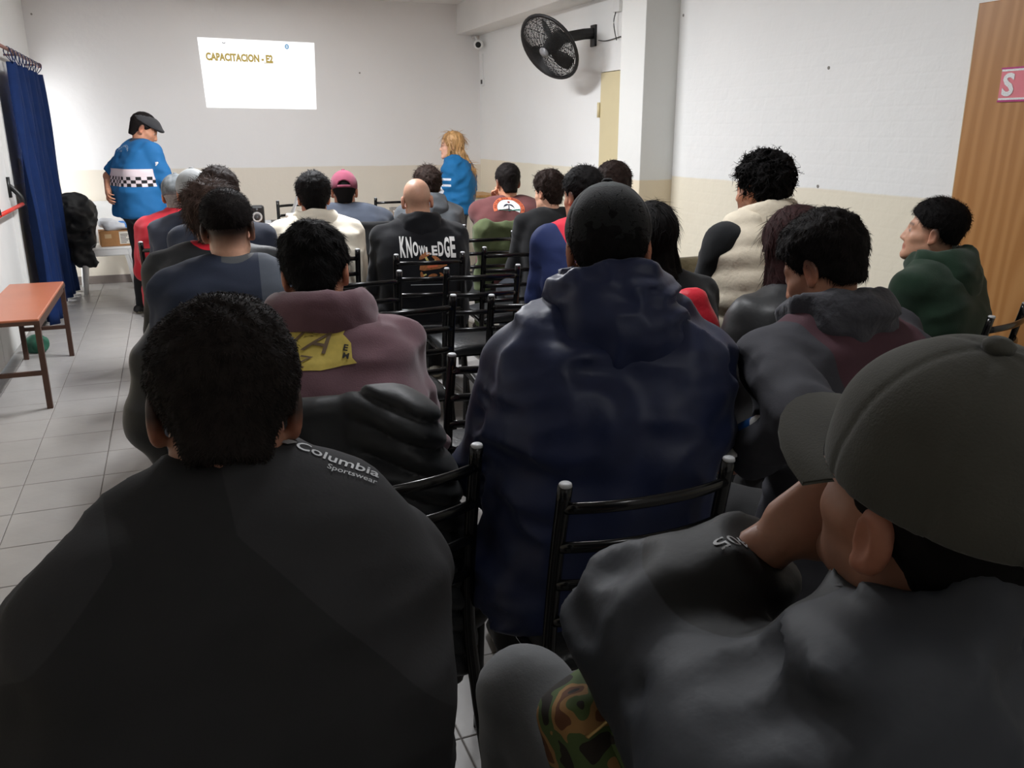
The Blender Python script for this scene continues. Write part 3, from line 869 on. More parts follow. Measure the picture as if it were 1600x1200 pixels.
def add_hair(P, st, h, n, ln, wd, lift, curl, flow):
    f = st if callable(st) else hair_sdf(st)
    lo, hi = ((-.14, -.17, -.14), (.14, .14, .20)) if callable(st) else ((-.13, -.16, -.13), (.13, .14, .19))
    if not callable(st) and 'box' in st: lo, hi = st['box']
    if callable(st) and hasattr(st, 'box'): lo, hi = st.box
    V, Q = iso(f, lo, hi, h)
    m = (st.get('mat') if not callable(st) else getattr(st, 'mat', None)) or M_black_hair
    faces = [tuple(q) for q in Q.tolist()]; VV = V
    if n:
        fl = flow or (lambda p, nn: np.tile(np.array([[0, .3, -.6]]), (len(p), 1)) + p * np.array([[2, -4, 0]]))
        sv, sq, stri = strands(V, Q, n, ln, wd, fl, seed=len(PEOPLE), curl=curl, lift=lift)
        VV = np.concatenate([V, sv]); faces += [tuple(q) for q in (sq + len(V)).tolist()] + [tuple(q) for q in (stri + len(V)).tolist()]
    P.hair = np_obj('hair', to_local(P, VV), faces, m, P.root)
    return P.hair

def jacket(P, name, m, off=.016, sleeve=1.0, sleeve_r=(.066, .056, .046), fold=.008, ff=8.0, seed=None, hem=-.09, collar=None, hem_w=0.0, mats=None, matfn=None, extra=None, vox=None, arms=True, torso=True, tight=False, quilt=None, droop=0.0, belly=0.0, post=None, sh_t=1.0, elbow_k=.03):
    """shirt / jacket shell over trunk and arms, with fold relief"""
    seed = len(PEOPLE) if seed is None else seed
    N = P.N; pz = P.pz
    nodes = [(P.sp(0) + np.array([0, -.01, hem]), (.105 + hem_w) * P.ws, .112 * P.ws + hem_w)] + [(c, w, r) for c, w, r in P.torso]
    if belly: nodes = [(c + (np.array([0, belly * .5, 0]) if i in (1, 2) else 0), w, r + (belly if i in (1, 2) else 0)) for i, (c, w, r) in enumerate(nodes)]
    def f(p):
        d = None
        if torso:
            d = s_loft(p, nodes, .06, off)
            for s in (-1, 1): d = smin(d, s_cap(p, N + np.array([0, .0, -.02]), N + (P.S[s] - N) * sh_t, .040 + off, .048 + off), .04)
            d = smax(d, (P.sp(0)[2] + hem - .03) - p[:, 2], .015)
        if arms:
            for s in (-1, 1):
                e = s_cap(p, P.S[s], P.El[s], sleeve_r[0], sleeve_r[1])
                if sleeve >= .5:
                    t = min(1.0, sleeve); W = P.El[s] + (P.Wr[s] - P.El[s]) * (.2 + .75 * (t - .5) / .5)
                    e2 = s_cap(p, P.El[s], W, sleeve_r[1], sleeve_r[2])
                    u = (W - P.El[s]); u = u / np.linalg.norm(u)
                    e2 = smax(e2, (p - W.astype(np.float32)) @ u.astype(np.float32) - .015, .006)
                    e = smin(e, e2, elbow_k)
                else:
                    W = P.S[s] + (P.El[s] - P.S[s]) * (sleeve / .5); u = (P.El[s] - P.S[s]); u = u / np.linalg.norm(u)
                    e = smax(e, (p - W.astype(np.float32)) @ u.astype(np.float32), .01)
                d = e if d is None else smin(d, e, .028)
        if collar:
            nd = (P.E - N); nd = nd / np.linalg.norm(nd)
            hgt, rr = collar
            c = s_cap(p, N - nd * .03, N + nd * hgt, rr + .012, rr)
            c = smax(c, (p - (N + nd * hgt).astype(np.float32)) @ nd.astype(np.float32) - .012, .008)
            c = smax(c, -s_cap(p, N + nd * max(.02, rr - .025), N + nd * (hgt + .2), rr - .012, rr - .006), .006)
            d = smin(d, c, .02)
        if extra: d = extra(p, d)
        if fold:
            w = p + .05 * np.stack([vnoise(p, 4.5, seed + 20), vnoise(p, 4.5, seed + 21), vnoise(p, 4.5, seed + 22)], -1)
            g = fold * (.9 * ridge(w, (ff * .8, ff * .8, ff * 1.5), seed) + .65 * ridge(w, (ff * 1.5, ff * 1.5, ff * 2.6), seed + 4) + .35 * vnoise(p, ff * 2.2, seed + 2) - .3)
            d = d - g
        if quilt:
            q = np.abs(np.sin(math.pi * (p[:, 2] + .15 * p[:, 1]) / quilt[0])) ** .6
            d = d - quilt[1] * q
        if post: d = post(p, d)
        return d
    lo = np.minimum(P.lo, P.lo) - .03; hi = P.hi + .03
    A = np.array([P.S[-1], P.S[1], P.El[-1], P.El[1], P.Wr[-1], P.Wr[1], P.sp(0), P.sp(.5), N, P.E])
    lo = A.min(0) - .26; hi = A.max(0) + .24; lo[2] = max(.03, min(P.pz + hem - .22, A[:, 2].min() - .12)); hi[2] = P.E[2] + .05
    V, Q = iso(f, lo, hi, vox or P.vox)
    V = relax(V, Q, 1, .4)
    fm = None
    if matfn is not None:
        c = (V[Q[:, 0]] + V[Q[:, 2]]) / 2; fm = matfn(c)
    return np_obj(name, V, Q, mats or m, P.root, fmat=fm)

def trousers(P, m, off=.016, vox=None, fold=.006, seed=3, mats=None):
    def f(p):
        d = s_cap(p, (-.09, .0, P.pz - .02), (.09, .0, P.pz - .02), .115)
        for s in (-1, 1):
            e = s_cap(p, (s * .09, .02, P.pz - .01), P.K[s], .10, .066 + off * .4)
            e = smin(e, s_cap(p, P.K[s], P.A[s], .066 + off * .4, .052 + off * .3), .02)
            d = smin(d, e, .03)
        d = d - fold * ridge(p, (11, 11, 9), seed)
        return d
    A = np.array([P.K[-1], P.K[1], P.A[-1], P.A[1], (0, 0, P.pz)])
    lo = A.min(0) - .15; hi = A.max(0) + .16; lo[2] = .05
    V, Q = iso(f, lo, hi, vox or max(P.vox, .016))
    return np_obj('trousers', relax(V, Q, 1, .4), Q, m, P.root)
def shoes(P, m=None, sole=None, toe=None):
    for s in (-1, 1):
        a = np.array(P.A[s], float)
        dirn = np.array(toe[s] if toe else (s * .15, 1, 0), float); dirn /= np.linalg.norm(dirn)
        z0 = a[2] - .09
        def f(p):
            h = a + np.array([0, 0, -.045]); t = a + dirn * .15 + np.array([0, 0, -.055])
            d = s_cap(p, h - dirn * .045, t, .042, .038)
            d = smin(d, s_cap(p, a + np.array([0, 0, -.01]), a + np.array([0, 0, -.05]), .044, .046), .02)
            return smax(d, z0 + .002 - p[:, 2], .004)
        c = a + dirn * .06
        V, Q = iso(f, c - .2, c + .2, .013)
        fm = ((V[Q[:, 0], 2] + V[Q[:, 2], 2]) / 2 < z0 + .028).astype(int)
        np_obj('shoe', V, Q, [m or M_shoe, sole or M_sole], P.root, fmat=fm)

def hood(P, parent, m, c=(0, -.09, -.01), r=(.13, .065, .105), ring=(.085, .032), fold=.008, seed=5, vox=None, lip=.05, tilt=.55, mats=None, matfn=None):
    """hood lying on the upper back: a pouch below a thick rolled rim round the neck"""
    N = P.N
    up = np.array([0, tilt * .35, 1.0]); up /= np.linalg.norm(up)
    O = N + np.array([0, -.01, lip])
    def f(p):
        q = p - O.astype(np.float32)
        hz = q @ up.astype(np.float32); rad = q - hz[:, None] * up.astype(np.float32)
        rr = np.sqrt(rad[:, 0] ** 2 * .82 + rad[:, 1] ** 2 + rad[:, 2] ** 2)
        t = np.sqrt((rr - ring[0]) ** 2 + (hz * .62) ** 2) - ring[1]
        pch = s_ell(p, N + np.array(c), r)
        pch = smax(pch, -s_cap(p, N, P.E, .068, .072), .02)
        d = smin(t, pch, .022)
        d = smax(d, -s_cap(p, N - (P.E - N) * .2, N + (P.E - N) * 1.6, .056, .062), .01)
        w = p + .035 * np.stack([vnoise(p, 7, seed + 20), vnoise(p, 7, seed + 21), vnoise(p, 7, seed + 22)], -1)
        d = d - fold * (1.0 * ridge(w, (8, 8, 15), seed) + .6 * ridge(w, (17, 14, 26), seed + 3) - .3)
        return d
    lo = N + np.array([-.24, -.27, -.24]); hi = N + np.array([.24, .2, .24])
    V, Q = iso(f, lo, hi, vox or P.vox * .8)
    V = relax(V, Q, 1, .4)
    fm = matfn((V[Q[:, 0]] + V[Q[:, 2]]) / 2) if matfn is not None else None
    return np_obj('hood', V, Q, mats or m, parent, fmat=fm)

def ball_cap(P, m, brim_m=None, off=.016, band=(.028, -.12), opening=False, vox=None, brim=True, top_m=None, brim_len=.085, backwards=False, seams=False, button=True, topfn=None, tall=0.0):
    """baseball cap: shell dome, curved peak, button, strap over the rear arch"""
    s = -1 if backwards else 1
    c = CR_C + v3(0, .002, .004); r = CR_R + off + v3(0, 0, tall)
    def f(p):
        o = s_ell(p, c, r)
        o = o - .0022 * vnoise(p, 22, 3)
        if seams:
            for k in range(3):
                a = math.pi * k / 3 + math.pi / 2
                o = o + .0018 * np.exp(-((p[:, 0] * math.sin(a) - (p[:, 1] - c[1]) * math.cos(a)) / .0035) ** 2)
        d = smax(o, -(o + max(.007, 1.9 * (vox or .005))), .002)
        d = smax(d, (band[0] + band[1] * p[:, 1] * s) - p[:, 2], .003)
        if opening: d = smax(d, -s_ell(p, (0, -.11 * s, band[0] + .022), (.042, .06, .036)), .004)
        return d
    V, Q = iso(f, (-.13, -.16, -.08), (.13, .15, .19), vox or .005)
    fm = None
    if topfn is not None: fm = topfn((V[Q[:, 0]] + V[Q[:, 2]]) / 2)
    co = np_obj('cap', to_local(P, V), Q, [m, top_m] if top_m else m, P.root, fmat=fm)
    if button:
        mb = MB(); mb.lathe([(.0, .006), (.008, .005), (.0125, .001), (.012, -.004)], 14)
        np_obj('button', to_local(P, np.array(mb.V, np.float32) + (c + v3(0, 0, r[2] + .001))), mb.Q, m, co)
    if brim:
        rows = []; n = 14
        for i in range(7):
            t = i / 6; row = []
            for j in range(n + 1):
                a = math.pi * (.10 + .80 * j / n)
                x = math.cos(a) * (r[0] * .96 + .004 * t) ; y0 = c[1] + math.sin(a) ** .8 * r[1] * .97
                y = y0 + (brim_len * t) * math.sin(a) ** .7
                z = band[0] + band[1] * y0 + .006 - .42 * (x / .09) ** 2 * .045 * (0.3 + .7 * t) - .010 * t + .002
                row.append((x, y * s, z))
            rows.append(row)
        mb = MB(); mb.grid(rows); mb.grid([[(x, y, z - .004) for x, y, z in rw] for rw in rows][::-1])
        e = [rows[-1], [(x, y, z - .004) for x, y, z in rows[-1]]]; mb.grid(e)
        np_obj('peak', to_local(P, np.array(mb.V, np.float32)), mb.Q, brim_m or m, co)
    if opening:
        pts = []
        for j in range(9):
            a = math.radians(-90 * s - 28 + 56 * j / 8)
            x, y = math.cos(a) * (r[0] + .001), c[1] + math.sin(a) * (r[1] + .001)
            pts.append((x, y, band[0] + band[1] * y * s + .008))
        mb = MB(); mb.tube(pts, .003, .009)
        np_obj('strap', to_local(P, np.array(mb.V, np.float32)), mb.Q, m, co)
    return co
# ------------------------------------------------------------------ black metal ladder-back chairs
M_chrome_black = mat('black_enamel', (13, 13, 14), .18, .1, 20, spec=.5)
M_vinyl = mat('black_vinyl', (20, 22, 24), .38, .12, 14, .15, 60, .5)
M_plug = mat('grey_plug', (196, 198, 200), .45, .05)
def make_chair():
    t = thing('stacking_chair', 'chair', 'chair')
    V, Q = iso(lambda p: smax(s_ell(p, (0, 0, .425), (.27, .28, .065)), np.maximum(np.maximum(np.abs(p[:, 0]) - (.195 + .06 * (p[:, 1])), np.abs(p[:, 1] - .0) - .20), (.432 - p[:, 2])), .018) - .006, (-.24, -.23, .41), (.24, .23, .5), .0115)
    np_obj('seat', relax(V, Q, 1, .4), Q, M_vinyl, t)
    mb = MB(); mb.box((-.185, -.19, .415), (.185, .19, .428)); mb.build('seat_board', M_chrome_black, t)
    for s in (-1, 1):
        pth = smooth_path([(s * .205, -.275, .0), (s * .195, -.225, .25), (s * .188, -.202, .45), (s * .186, -.225, .68), (s * .184, -.262, .885)], 6)
        p = MB().tube(pth, .0155, .0125, 12, up=(0, 1, 0)).build('back_post', M_chrome_black, t, smooth=True)
        MB().lathe([(.010, .006), (.0125, .004), (.0135, -.002)], 12, M=Matrix.Translation((s * .184, -.2625, .885))).build('end_plug', M_plug, p, smooth=True)
        pth = smooth_path([(s * .205, .215, .0), (s * .203, .195, .30), (s * .202, .185, .405), (s * .202, .165, .452), (s * .202, .12, .462), (s * .198, -.05, .452), (s * .192, -.20, .44)], 5)
        MB().tube(pth, .0125, .0125, 12, up=(1, 0, 0)).build('front_leg', M_chrome_black, t, smooth=True)
    for k, z in enumerate((.565, .655, .745, .835)):
        y = -.205 - .062 * ((z - .45) / .44) ** 1.2
        pts = [(.184 * x, y - .042 * (1 - abs(x) ** 2.2), z + .006 * (1 - x * x)) for x in np.linspace(-1, 1, 15)]
        MB().tube(pts, .0075, .0125, 10, up=(0, 0, 1)).build('slat', M_chrome_black, t, smooth=True)
    MB().tube([(-.19, .17, .415), (.19, .17, .415)], .009, .009, 8).build('crossbar', M_chrome_black, t, smooth=True)
    return t
CHAIR0 = make_chair(); chair_used = []
def chair(x, y, yaw, label, group=None):
    o = CHAIR0 if not chair_used else copy_tree(CHAIR0)
    chair_used.append(o)
    o.location = (x, y, 0); o.rotation_euler = (0, 0, math.radians(yaw)); o['label'] = label
    o['group'] = 'black metal chairs'
    return o
def chair_for(P, label, dy=.01, yaw=None, dx=0.0):
    y = P.yaw if yaw is None else math.radians(yaw)
    f = np.array([-math.sin(y), math.cos(y), 0]); r = np.array([math.cos(y), math.sin(y), 0])
    c = P.base + f * dy + r * dx
    return chair(c[0], c[1], math.degrees(y), label)
def chair_at_posts(pl, pr, label, z=.885):
    """place a chair from the pixels of its two post tops"""
    a = at_z(pl[0], pl[1], z); b = at_z(pr[0], pr[1], z)
    yaw = math.atan2(b[1] - a[1], b[0] - a[0]); m = (a + b) / 2
    c = m + .2625 * np.array([-math.sin(yaw), math.cos(yaw), 0])
    return chair(c[0], c[1], math.degrees(yaw), label)
# ------------------------------------------------------------------ the people, nearest first
DARKSKIN = (160, 114, 92); MIDSKIN = (188, 134, 106); LIGHTSKIN = (208, 160, 134)
SHORT = dict(top=.022, side=.010, amp=.004, freq=60)
c_black = cloth('black_softshell', (26, 26, 27), .8); c_char = cloth('charcoal_softshell', (44, 44, 46), .8)
c_jeans = cloth('dark_jeans', (30, 34, 42)); c_blackpants = cloth('black_trousers', (18, 18, 19)); c_greypants = cloth('grey_trousers', (104, 106, 108), .9)
M_print_white = mat('white_print', (222, 222, 220), .6, .05); M_print_grey = mat('silver_embroidery', (170, 172, 174), .5, .1, 200)

# man in the black fleece, front left
P = person('p1', 'man with short dark hair in a black jacket with a shoulder logo, front left', 354, 650, 1.04, yaw=6, lean=.20, lat=.085, head=(-8, 31, -3), hs=.97, ws=1.05, shw=.185, skin=DARKSKIN, poleL=(-.2, -.4, -.8), poleR=(.1, -.4, -.9), wristR=(.10, .36, .62),
           hair=dict(top=.017, side=.012, amp=.004, freq=60, mat=hairmat('soft_black', (34, 29, 27)), back=.004, line=([-.12, -.055, -.03, .0, .022, .04, .06, .10], [-.075, -.072, .0, .03, .02, .03, .058, .072])), vox=.011, hvox=.0045, strand_n=14000, strand_len=.0075, strand_w=.0006, strand_lift=.5, bulge=.06, shz=-.115, neck_len=.115, face=dict(fade=.9, fade_w=.03))
P1 = P
J1 = jacket(P, 'jacket', None, fold=.010, ff=6, collar=(.055, .074), vox=.010, mats=blocks('black_fleece', (34, 34, 35), [('shoulder', (46, 46, 48))], .85), sleeve_r=(.068, .058, .05))
set_mask(J1, 'shoulder', lambda c: np.abs(c[:, 0]) - .062 - np.maximum(P1.N[2] + .02 - c[:, 2], 0) * .95)
trousers(P, c_jeans); shoes(P)
lg = poly2d([(-.5, 0), (-.05, .42), (.5, .1), (.05, -.42)])
v, q = text2d('Columbia', .012); L = [(v * .020, q, M_print_grey)]
v, q = text2d('Sportswear', .004); L.append((v * .0125 + np.array([.022, -.0235]), q, M_print_grey))
L.append((lg[0] * .022 + np.array([-.064, .0]), lg[1], M_print_grey))
decal('shoulder_logo', L, J1, 528, 720, angle=.02)

# man in the olive cap, front right
c_oil = cloth('dark_nylon', (40, 41, 46), .6, .06, 90, spec=.28); c_flc = cloth('brown_fleece', (58, 52, 47), .9); c_blk_shell = cloth('black_shell', (14, 15, 16), .4, .06, 90, spec=.5)
c_olive = cloth('olive_cap', (62, 61, 54), .9, .25, 400)
P = person('p2', 'man in an olive baseball cap resting his chin on his hand, front right', 1458, 800, .75, yaw=12, lean=-.12, lat=-.08, head=(-10, -12, 4), hs=1.0, ws=1.08, neck_len=.125, skin=DARKSKIN,
           hair=dict(top=.006, side=.006, amp=.002, freq=60, mat=M_black_hair), vox=.011, hvox=.0045, bulge=.05, hand_vox=.0045, handL='cup', body_vox=.014,
           wristL=tuple(np.array([0, 0, 0])), poleL=(-1, .5, -.25), palmL=(.6, -.3, .6), wristR=(.12, .30, .62), shz=-.10, shw=.19,
           knees={-1: (-.16, .46, .62), 1: (.17, .42, .52)}, ankles={-1: (-.16, .48, .16), 1: (.17, .40, .09)}, face=dict(beard=.35), world_wristL=(1222, 838, .90), world_elbowL=(1018, 985, .98), world_kneeL=(822, 1090, 1.33))
P2 = P
def p2_extra(p, d): return d
J2 = jacket(P, 'jacket', None, off=.024, fold=.014, ff=8, collar=(.085, .092), sleeve=.86, elbow_k=.07, sleeve_r=(.088, .078, .056), seed=9,
            mats=blocks('dark_nylon', (44, 47, 53), [('fleece', (52, 47, 43)), ('cuff', (15, 16, 17))], .6, .05, 90, .28))
set_mask(J2, 'cuff', lambda c: np.minimum(.15 - np.linalg.norm(c - P2.Wr[-1], axis=1), (c - P2.El[-1]) @ (P2.Wr[-1] - P2.El[-1]) / np.linalg.norm(P2.Wr[-1] - P2.El[-1]) - .06))
set_mask(J2, 'fleece', lambda c: np.minimum(np.minimum(c[:, 0] - .06, P2.N[2] - .06 - c[:, 2]), P2.N[1] - .02 - c[:, 1]))
trousers(P, c_greypants, vox=.012, fold=.005); shoes(P)
ball_cap(P, c_olive, opening=True, vox=.0038, seams=True, off=.020, band=(.036, -.06), tall=.012, brim_len=.07)
v, q = text2d('405', .0); decal('cuff_number', [(v * .020, q, M_print_grey)], J2, 1147, 846, angle=math.pi + .35)

# man in the navy hooded jacket and black cap, centre
c_navy = cloth('navy_nylon', (14, 25, 62), .45, .05, 90, spec=.35); c_blackcap = cloth('black_cap', (14, 15, 16), .8, .4, 260); c_capgrey = cloth('cap_panel', (44, 50, 50), .8, .4, 260)
P = person('p3', 'man in a navy hooded jacket and black baseball cap, seen from behind', 950, 395, 1.98, yaw=-12, lean=.13, lat=.05, head=(-12, 8, 2), hs=1.06, ws=1.17, skin=MIDSKIN, poleL=(-.5, -.4, -.5), poleR=(.7, -.2, -.3),
           hair=dict(top=.008, side=.012, amp=.003, freq=60, back=.006), vox=.013, hvox=.005, shz=-.10, bulge=.05, strand_n=1500, strand_len=.012, strand_w=.0008)
P3 = P
J3 = jacket(P, 'jacket', c_navy, off=.024, fold=.017, ff=7, vox=.0105, hem=-.05, sleeve_r=(.082, .072, .056), hem_w=.01, seed=21)
hood(P, J3, c_navy, c=(.005, -.10, -.01), r=(.145, .085, .125), ring=(.095, .038), fold=.013, seed=8, lip=.065, vox=.008)
trousers(P, c_blackpants); shoes(P)
ball_cap(P, c_blackcap, vox=.0045, off=.017, band=(.012, -.10), seams=True, top_m=c_capgrey, topfn=lambda c: ((c[:, 1] > -.01) | (c[:, 2] > .138)).astype(int))

# man in the plum hoodie
c_plum = cloth('plum_fleece', (104, 72, 80), .95, .35, 260, sheen=.3); c_lining = cloth('plum_lining', (122, 96, 100), .95, .9, 300); M_gold = mat('gold_print', (206, 184, 92), .42, .12, 40, metal=.25); M_goldbr = mat('brown_print', (104, 84, 62), .6)
M_printblack = mat('black_print', (22, 20, 18), .6)
P = person('p4', 'man bending his head in a plum hoodie with a gold print on the back', 494, 434, 2.28, yaw=-4, lean=.22, head=(-12, 34, 6), hs=.96, ws=1.05, skin=MIDSKIN,
           hair=dict(top=.026, side=.014, amp=.006, freq=40), vox=.012, hvox=.0055, strand_n=7000, strand_len=.022, strand_w=.0008, strand_lift=.16, bulge=.07)
P4 = P
J4 = jacket(P, 'hoodie', c_plum, off=.02, fold=.011, ff=7, seed=4, sleeve_r=(.072, .062, .05))
hood(P, J4, None, c=(0, -.075, .0), r=(.145, .07, .09), ring=(.098, .034), fold=.006, seed=2, lip=.05, mats=[c_plum, c_lining], matfn=lambda c: ((np.hypot(c[:, 0] - P4.N[0], (c[:, 1] - P4.N[1])) < .085) & (c[:, 2] > P4.N[2] + .03)).astype(int))
trousers(P, c_jeans); shoes(P)

# man in the charcoal and maroon jacket, head down, right
c_gunm = cloth('gunmetal_cotton', (58, 58, 64), .85, .4, 60); c_maroonp = cloth('maroon_panel', (70, 46, 52), .9)
P = person('p5', 'man with bowed head in a charcoal jacket with a maroon back panel, right', 1287, 425, 2.12, yaw=8, lean=.16, head=(12, 24, -2), hs=.99, ws=1.1, skin=MIDSKIN,
           hair=dict(top=.024, side=.011, amp=.006, freq=45, mat=M_dark_hair, line=([-.12, -.055, -.02, .0, .022, .04, .06, .10], [-.052, -.048, .0, .012, .004, .028, .058, .072])), vox=.012, world_wristL=(1168, 715, 2.0), poleL=(-.5, -.4, -.8), palmL=(0, 0, 1), hvox=.005, strand_n=6000, strand_len=.018, strand_w=.0008, strand_lift=.2, bulge=.06, face=dict(fade=.85, beard=.25))
P5 = P
J5 = jacket(P, 'jacket', None, off=.02, fold=.010, ff=7, seed=14, mats=blocks('charcoal_maroon', (56, 56, 62), [('panel', (72, 44, 52))]), sleeve_r=(.076, .064, .05))
set_mask(J5, 'panel', lambda c: np.minimum(.165 - np.abs(c[:, 0]), P5.N[1] + .03 - c[:, 1]))
hood(P, J5, c_gunm, c=(0, -.075, .01), r=(.14, .06, .075), ring=(.095, .033), fold=.014, seed=12, lip=.045)
trousers(P, c_blackpants); shoes(P)

# young man in the green hoodie by the wooden door
c_green = cloth('forest_green_fleece', (20, 44, 28), .95, .35, 260, sheen=.2)
P = person('p6', 'young man in a dark green hoodie in profile beside the wooden door', 1458, 366, 3.35, yaw=22, lean=.06, head=(14, -8, 0), hs=.97, ws=1.0, skin=(196, 148, 122),
           hair=dict(top=.020, side=.006, amp=.003, freq=60, line=([-.12, -.055, -.02, .0, .022, .04, .06, .10], [-.03, -.02, .02, .03, .03, .035, .055, .075])), vox=.013, hvox=.005, strand_n=2500, strand_len=.018, strand_w=.0008, face=dict(fade=.95, fade_w=.05))
P6 = P
J6 = jacket(P, 'hoodie', c_green, off=.022, fold=.008, ff=6, seed=31, sleeve_r=(.074, .062, .05))
hood(P, J6, c_green, c=(0, -.085, -.02), r=(.14, .075, .11), ring=(.092, .032), fold=.008, seed=33, lip=.035)
trousers(P, c_jeans); shoes(P)

# man with curly hair in the cream vest
c_cream = cloth('cream_quilt', (214, 203, 182), .8, .2, 60, .05); c_knit = cloth('black_knit', (16, 18, 20), .95, .4, 300)
def curls(p):
    d = s_ell(p, CR_C + v3(0, -.006, .006), CR_R) - (.022 + .008 * np.clip(-p[:, 1] / .1, 0, 1))
    w = vnoise(p, 38, 2); d = d - .012 * np.sin(vnoise(p, 24, 5) * 9 + w * 3) - .008 * vnoise(p, 70, 3)
    h = np.interp(p[:, 1], [-.15, -.055, -.02, .0, .022, .04, .06, .12], [-.085, -.08, -.03, .01, -.02, .02, .055, .08])
    return smax(d, h - p[:, 2] + .01 * vnoise(p, 50, 9), .01)
P = person('p7', 'man with wet curly black hair in a cream quilted vest over black sleeves', 1187, 298, 3.4, yaw=12, lean=.10, head=(6, 4, 0), hs=.95, ws=1.12, skin=MIDSKIN, wristL=(-.20, .30, .62), poleL=(-.35, -.6, -.6), 
           hair=curls, vox=.014, hvox=.005, strand_n=2600, strand_len=.026, strand_w=.0016, strand_curl=.4, strand_lift=.8, face=dict(beard=.5))
P7 = P
jacket(P, 'sweater', c_knit, off=.006, fold=.006, sleeve_r=(.078, .064, .048), seed=2)
J7 = jacket(P, 'vest', c_cream, off=.022, fold=.005, arms=False, seed=3, hem=-.10, quilt=(.085, .014), sh_t=.62)
hood(P, J7, c_cream, c=(0, -.075, -.01), r=(.135, .06, .10), ring=(.090, .030), fold=.006, seed=41, lip=.045)
for s in (-1, 1):
    MB().tube([tuple(P.N + np.array([s * .05, .085, .05])), tuple(P.N + np.array([s * .055, .12, -.03])), tuple(P.N + np.array([s * .05, .13, -.10]))], .0035).build('drawstring', M_blackpl, J7, smooth=True)
trousers(P, c_jeans); shoes(P)

# long-haired women and others of the middle rows
def long_hair(length=.32, width=.085, seed=1, m=None, front=0.0, spread=.02, wav=.008, out=0.0, th=.020):
    def f(p):
        d = s_ell(p, CR_C + v3(0, -.004, .004), CR_R) - th
        d = d - .003 * vnoise(p, (60, 60, 14), seed)
        h = np.interp(p[:, 1], [-.15, -.03, .0, .03, .05, .07, .12], [-.2, -.2, -.2, -.12, .03, .06, .085])
        d = smax(d, (h - p[:, 2]) * .8, .01)
        a = (0, -.075, .03); b = (0, -.105, -length * .5); c = (0, -.115, -length)
        e = None
        for k, x in enumerate(np.linspace(-width, width, 6)):
            yy = .045 * (abs(x) / width) ** 2
            g = s_cap(p, (x * .75, -.05 + yy, .03), (x * 1.05, -.085 + yy - out, -length * .5), .030, .034)
            g = smin(g, s_cap(p, (x * 1.05, -.085 + yy - out, -length * .5), (x * (1.0 + spread * 4), -.10 + yy - out * 1.2, -length * (.9 + .1 * math.sin(k * 2.1))), .034, .014), .02)
            e = g if e is None else smin(e, g, .015)
        e = e - wav * vnoise(p, (70, 60, 9), seed + 3)
        if front:
            for s in (-1, 1): e = smin(e, s_cap(p, (s * .078, .0, .02), (s * .085, front, -length * .85), .022, .012) - wav * vnoise(p, (70, 60, 12), seed + 7), .015)
        return smin(d, e, .02)
    f.box = ((-.17, -.30, -length - .05), (.17, .15, .19)); f.mat = m
    return f
M_auburn = hairmat('auburn', (44, 24, 24)); M_blond = mat('hair_blond', (176, 136, 88), .5, .4, 45, .5, 120, .4, stretch=(1, 1, .2))
c_blackj = cloth('black_nylon', (16, 17, 19), .5, .06, 90, spec=.35); c_blackw = cloth('black_jersey', (6, 7, 9), .9)
DOWN = lambda p, n: np.tile(np.array([[0, -.1, -1.]]), (len(p), 1))
P = person('p8', 'woman with long auburn hair in a black jacket behind the bowed man', 1240, 398, 2.75, yaw=4, lean=.16, lat=.10, head=(-6, 12, 0), hs=1.02, ws=.98, skin=LIGHTSKIN,
           hair=long_hair(.36, .085, 3, M_auburn, .05), vox=.014, hvox=.006, strand_n=2500, strand_len=.07, strand_w=.0012, strand_lift=.05, strand_flow=DOWN)
P8 = P; jacket(P, 'jacket', c_blackj, off=.022, fold=.009, ff=7, collar=(.05, .075), sleeve_r=(.076, .064, .05)); trousers(P, c_blackpants); shoes(P)
P = person('p9', 'woman with straight black hair in a black top behind the man in navy', 1016, 380, 3.15, yaw=-6, lean=.12, head=(-8, 6, 0), hs=1.0, ws=.98, skin=LIGHTSKIN,
           hair=long_hair(.26, .078, 5, M_black_hair), vox=.015, hvox=.006, strand_n=2000, strand_len=.06, strand_w=.0012, strand_lift=.05, strand_flow=DOWN)
P9 = P; jacket(P, 'sweater', c_blackw, off=.014, fold=.007); trousers(P, c_blackpants); shoes(P)

c_navy2 = cloth('navy_softshell', (36, 48, 96), .75); c_redyoke = cloth('red_yoke', (206, 38, 58), .8); c_collar = cloth('grey_collar', (72, 75, 78), .8)
P = person('p10', 'man in a navy jacket with a red shoulder yoke and grey collar', 910, 309, 3.95, yaw=6, lean=.12, head=(8, 4, 0), hs=.96, ws=1.1, skin=MIDSKIN,
           hair=dict(top=.022, side=.007, amp=.004, freq=55), vox=.015, hvox=.0065, strand_n=900, strand_len=.02, strand_w=.0012, face=dict(fade=.9))
P10 = P
J10 = jacket(P, 'jacket', None, off=.018, fold=.006, collar=(.07, .074), mats=blocks('navy_red_yoke', (26, 38, 84), [('yoke', (206, 38, 58)), ('collar', (72, 75, 78))], .75)); set_mask(J10, 'yoke', lambda c: np.minimum(c[:, 2] - (P10.N[2] - .105 - .35 * (.19 - np.abs(c[:, 0]))), .185 - np.abs(c[:, 0]))); set_mask(J10, 'collar', lambda c: .088 - np.hypot(c[:, 0] - P10.N[0], c[:, 1] - P10.N[1]) - np.maximum(P10.N[2] - c[:, 2], 0) * .6); trousers(P, c_jeans); shoes(P)
P = person('p11', 'man with dark brown hair in dark clothes, mostly hidden behind the black cap', 957, 297, 4.8, yaw=0, lean=.10, head=(-12, 2, 0), ws=1.0, hs=1.04, hair=dict(top=.026, side=.016, amp=.006, freq=45, mat=M_brown_hair), strand_n=700, strand_len=.02, strand_w=.0014)
